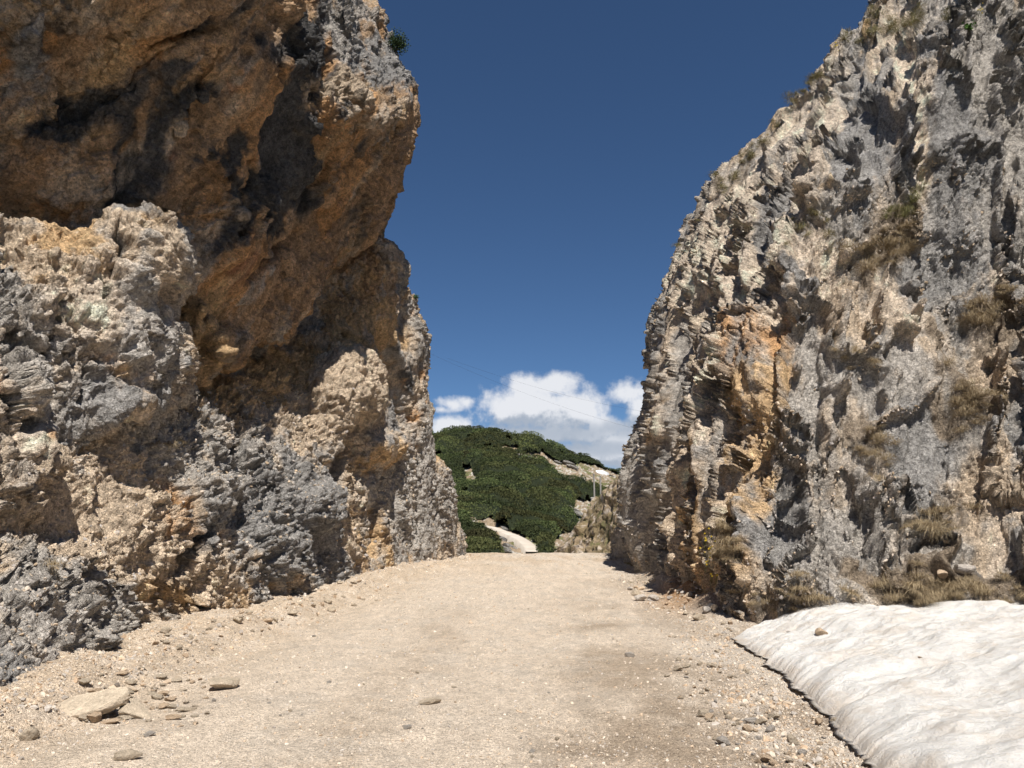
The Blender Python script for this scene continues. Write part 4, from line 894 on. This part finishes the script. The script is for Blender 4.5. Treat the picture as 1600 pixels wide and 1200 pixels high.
def leafy(name, px, py, on, rad, n_, leaf, ca, cb, label, cat, off=(0, 0, 0), squash=.8, stem=True):
    """small shrub: a few forking twigs carrying many separate leaves"""
    q, nr = spot(px, py, on); e = bpy.data.objects.new(name, None); link(e); e.location = q
    tag(e, label, cat)
    r = np.random.default_rng(int(px))
    d = r.normal(size=(n_, 3)); d /= np.linalg.norm(d, axis=1)[:, None]; rr = r.random(n_) ** .45
    lump = 1 + .9 * fbm(d * 1.6 + px, 3); c_ = d * (rr * rad * lump)[:, None] * np.array([1, 1, squash]) + np.array(off) + np.array([0, 0, rad * .7])
    a = r.normal(size=(n_, 3)); a[:, 2] += .6; a /= np.linalg.norm(a, axis=1)[:, None]; b_ = np.cross(a, r.normal(size=(n_, 3))); b_ /= np.linalg.norm(b_, axis=1)[:, None]
    V = np.stack([c_ - b_ * leaf * .35, c_ + a * leaf * .5 - b_ * leaf * .0 + b_ * leaf * .4, c_ + a * leaf * 1.2, c_ + a * leaf * .5 - b_ * leaf * .4], 1).reshape(-1, 3)
    t_ = r.random((n_, 1)); cl = np.array(ca) * (1 - t_) + np.array(cb) * t_
    mesh_np('foliage', V, np.arange(n_ * 4).reshape(-1, 4), M_GRASS, e, np.repeat(cl, 4, 0), False)
    if stem:
        V2, F2 = [], []
        for k in range(6):
            tip = d[k] * rad * .7 * np.array([1, 1, squash]) + np.array(off) + np.array([0, 0, rad * .7]); w_ = rad * .03
            b0 = len(V2)
            for s_ in (0, 1):
                for m_ in range(5):
                    an = m_ * 1.2566; V2.append(tip * s_ + np.array([math.cos(an), math.sin(an), 0]) * w_ * (1 - .7 * s_) + np.array([0, 0, -.05 * (1 - s_)]))
            for m_ in range(5): F2.append((b0 + m_, b0 + (m_ + 1) % 5, b0 + 5 + (m_ + 1) % 5, b0 + 5 + m_))
        mesh_np('stem', V2, F2, M_BARK, e)
    return e
M_BARK = plain_mat('twig_bark', (.12, .09, .06), (.2, .15, .1), 40)
leafy('pine_shrub', 630, 66, 'O', .32, 1500, .05, (.018, .038, .014), (.055, .08, .03), 'small dark green pine shrub on the skyline of the left overhang', 'shrub', off=(.1, 0, .05))
leafy('herb', 1516, 42, 'R', .14, 160, .06, (.05, .12, .02), (.10, .20, .04), 'small bright green herb near the top right of the right cliff', 'plant')
leafy('herb', 652, 460, 'L', .12, 120, .05, (.03, .06, .02), (.06, .10, .03), 'tiny green herb on the skyline edge below the left overhang', 'plant')
def flowers(px, py, n_, label, rad=.3):
    q, nr = spot(px, py, 'R'); e = bpy.data.objects.new('flower_cluster', None); link(e); e.location = q; tag(e, label, 'flowers')
    r = np.random.default_rng(int(py)); V, Fc, V2, F2 = [], [], [], []
    for k in range(n_):
        c_ = np.array([r.normal() * rad * .4, -.12 - r.random() * .1, r.normal() * rad]); s_ = .012 + .008 * r.random()
        b0 = len(V); V.append(c_ + np.array([0, -.004, 0]))
        for m_ in range(10):
            an = m_ * .6283; V.append(c_ + np.array([math.cos(an), -.3 * math.sin(an), math.sin(an)]) * s_ * (1.3 if m_ % 2 else .6))
        for m_ in range(10): Fc.append((b0, b0 + 1 + m_, b0 + 1 + (m_ + 1) % 10))
        b1 = len(V2); st = c_ + np.array([0, .15, -.18])
        V2 += [c_ + np.array([-.003, 0, 0]), c_ + np.array([.003, 0, 0]), st + np.array([.003, 0, 0]), st + np.array([-.003, 0, 0])]; F2.append((b1, b1 + 1, b1 + 2, b1 + 3))
    V = np.array(V).reshape(n_, 11, 3); mp = plain_mat('yellow_petals', (.75, .52, .03), (.8, .6, .05), 30)
    for k in range(n_): mesh_np('bloom', V[k], Fc[:10], mp, e)
    V2 = np.array(V2).reshape(n_, 4, 3); mp = plain_mat('green_stalk', (.08, .13, .03), (.12, .16, .04), 30)
    for k in range(n_): mesh_np('stalk', V2[k], F2[:1], mp, e)
flowers(1103, 858, 26, 'patch of tiny yellow flowers in the orange recess of the right cliff foot', .22)
flowers(1297, 75, 7, 'few yellow flowers on the skyline of the right cliff', .12)
flowers(1528, 8, 8, 'few yellow flowers at the top border of the right cliff', .12)

# ------------------------------------------------------------------ rod on the prow, poles, wires, far snow
def tube(pts_, r_, sides=8):
    pts_ = np.array(pts_, float); V, Fc = [], []
    for i, q in enumerate(pts_):
        d = pts_[min(i + 1, len(pts_) - 1)] - pts_[max(i - 1, 0)]; d /= np.linalg.norm(d) + 1e-9
        a = np.cross(d, (0, 1, .01)) if abs(d[1]) < .9 else np.cross(d, (1, 0, 0)); a /= np.linalg.norm(a); b_ = np.cross(d, a)
        rr = r_ if np.isscalar(r_) else r_[i]
        for k in range(sides): an = k * 2 * math.pi / sides; V.append(q + (a * math.cos(an) + b_ * math.sin(an)) * rr)
    for i in range(len(pts_) - 1):
        for k in range(sides): Fc.append((i * sides + k, i * sides + (k + 1) % sides, (i + 1) * sides + (k + 1) % sides, (i + 1) * sides + k))
    return V, Fc
M_WIRE = plain_mat('dark_cable', (.03, .03, .035), (.05, .05, .05), 10, .6)
q0, _ = spot(541, 34, 'O'); q1, _ = spot(540, -8, 'O')
y0 = min(q0.y, q1.y) - .12
V, Fc = tube([(q0.x, q0.y + .15, q0.z - .02), (q0.x, y0, q0.z), (q0.x, y0, (q0.z + q1.z) / 2), (q0.x - .02, y0, q1.z + 1.5)], .022)
tag(mesh_np('cable', V, Fc, M_WIRE), 'dark cable hanging straight down the sunlit prow of the left overhang', 'cable')

M_POLE = plain_mat('weathered_timber', (.34, .31, .28), (.24, .22, .20), 8)
def pole(px, pt_, pb, Y, label):
    top = P(px, pt_, Y); bot = P(px, pb, Y)
    e = bpy.data.objects.new('utility_pole', None); link(e); e.location = (bot[0], Y, bot[2] - 1); tag(e, label, 'pole', 'wooden poles beyond the crest')
    h = top[2] - bot[2] + 1
    V, Fc = tube([(0, 0, 0), (0, 0, h * .5), (0, 0, h)], [.13, .12, .10], 10); mesh_np('post', V, Fc, M_POLE, e)
    V, Fc = tube([(0, 0, h), (0, 0, h + .12)], [.15, .02], 8); mesh_np('cap', V, Fc, M_POLE, e)
    return e
pole(929, 741, 792, 100, 'left one of the two thin grey poles beyond the crest')
pole(939, 744, 790, 106, 'right one of the two thin grey poles beyond the crest')
V, Fc = tube([P(925, 778, 99), P(925, 800, 99)], .16, 6); V2, F2 = tube([P(923, 778.5, 99), P(933, 778.5, 99)], .14, 6)
V = list(V) + list(V2); Fc = list(Fc) + [tuple(i + 12 for i in f) for f in F2]
tag(mesh_np('railing', V, Fc, M_POLE), 'short wooden rail beside the two thin poles', 'railing')
for (a, b_, lb) in (((620, 528), (1080, 690), 'upper faint power line crossing the sky above the gap'), ((700, 560), (1120, 655), 'lower faint power line crossing the clouds')):
    A, B = np.array(P(*a, 75)), np.array(P(*b_, 95)); s_ = np.linspace(0, 1, 24)[:, None]
    pts_ = A + (B - A) * s_ - np.array([0, 0, 1.2]) * (4 * s_ * (1 - s_))
    V, Fc = tube(pts_, .006, 5); tag(mesh_np('power_line', V, Fc, M_WIRE), lb, 'wire')
def on_far(px, py):
    q = on_hill(px, py); return q
V = []
for (x1, y1) in [(931, 737), (936, 736.5), (942, 738.5), (948, 740), (952, 742.5), (945, 742), (937, 740)]:
    q = on_far(x1, y1); V.append(q + np.array([0, 0, -.1]))
V = np.array(V); cen = V.mean(0) + np.array([0, 0, .5]); low_ = V - np.array([0, 0, 1.5]); VV = np.concatenate([V, [cen], low_]); n_ = len(V)
Fc = [(k, (k + 1) % n_, n_) for k in range(n_)] + [(k, n_ + 1 + k, (k + 1) % n_) for k in range(n_)] + [((k + 1) % n_, n_ + 1 + k, n_ + 1 + (k + 1) % n_) for k in range(n_)]
o = mesh_np('snow_patch', VV, Fc, ms, cols=np.full((len(VV), 3), .82)); tag(o, 'tiny white snow remnant on the far ridge near the right cliff', 'snow')

# pale crags breaking through the far hillside
M_CRAG = rock_mat('far_crag', 4., .35)
for k, (px, py, s_) in enumerate([(815, 716, 2.0), (824, 718, 2.2), (835, 722, 1.8), (878, 720, 1.8), (888, 727, 2.4), (893, 732, 2.2), (872, 725, 1.6), (760, 698, 1.4), (775, 703, 1.4), (884, 794, 1.6), (892, 800, 2.0), (899, 806, 1.8), (857, 786, .9), (788, 830, .8), (783, 846, .8), (795, 860, .9), (775, 842, .7), (908, 748, 1.0), (940, 765, 1.6), (935, 762, 1.2), (790, 866, 1.), (955, 745, 1.2), (900, 715, 1.2)]):
    q = on_hill(px, py); v = stone_shape(500 + k, .7) * s_ * .62
    v = v * np.array([1.5, 1, .7]); o = mesh_np('crag', v, IF, M_CRAG, cols=np.clip(np.array((.46, .43, .39)) * (1 + .3 * fbm(IV * 2 + k, 4))[:, None], .1, .7), smooth=False)
    o.location = q - np.array([0, 0, .4]); o.rotation_euler = (0, .35, random.uniform(-.5, .5))
    tag(o, 'pale limestone crag breaking through the far hillside', 'rock', 'pale crags on the far hillside')
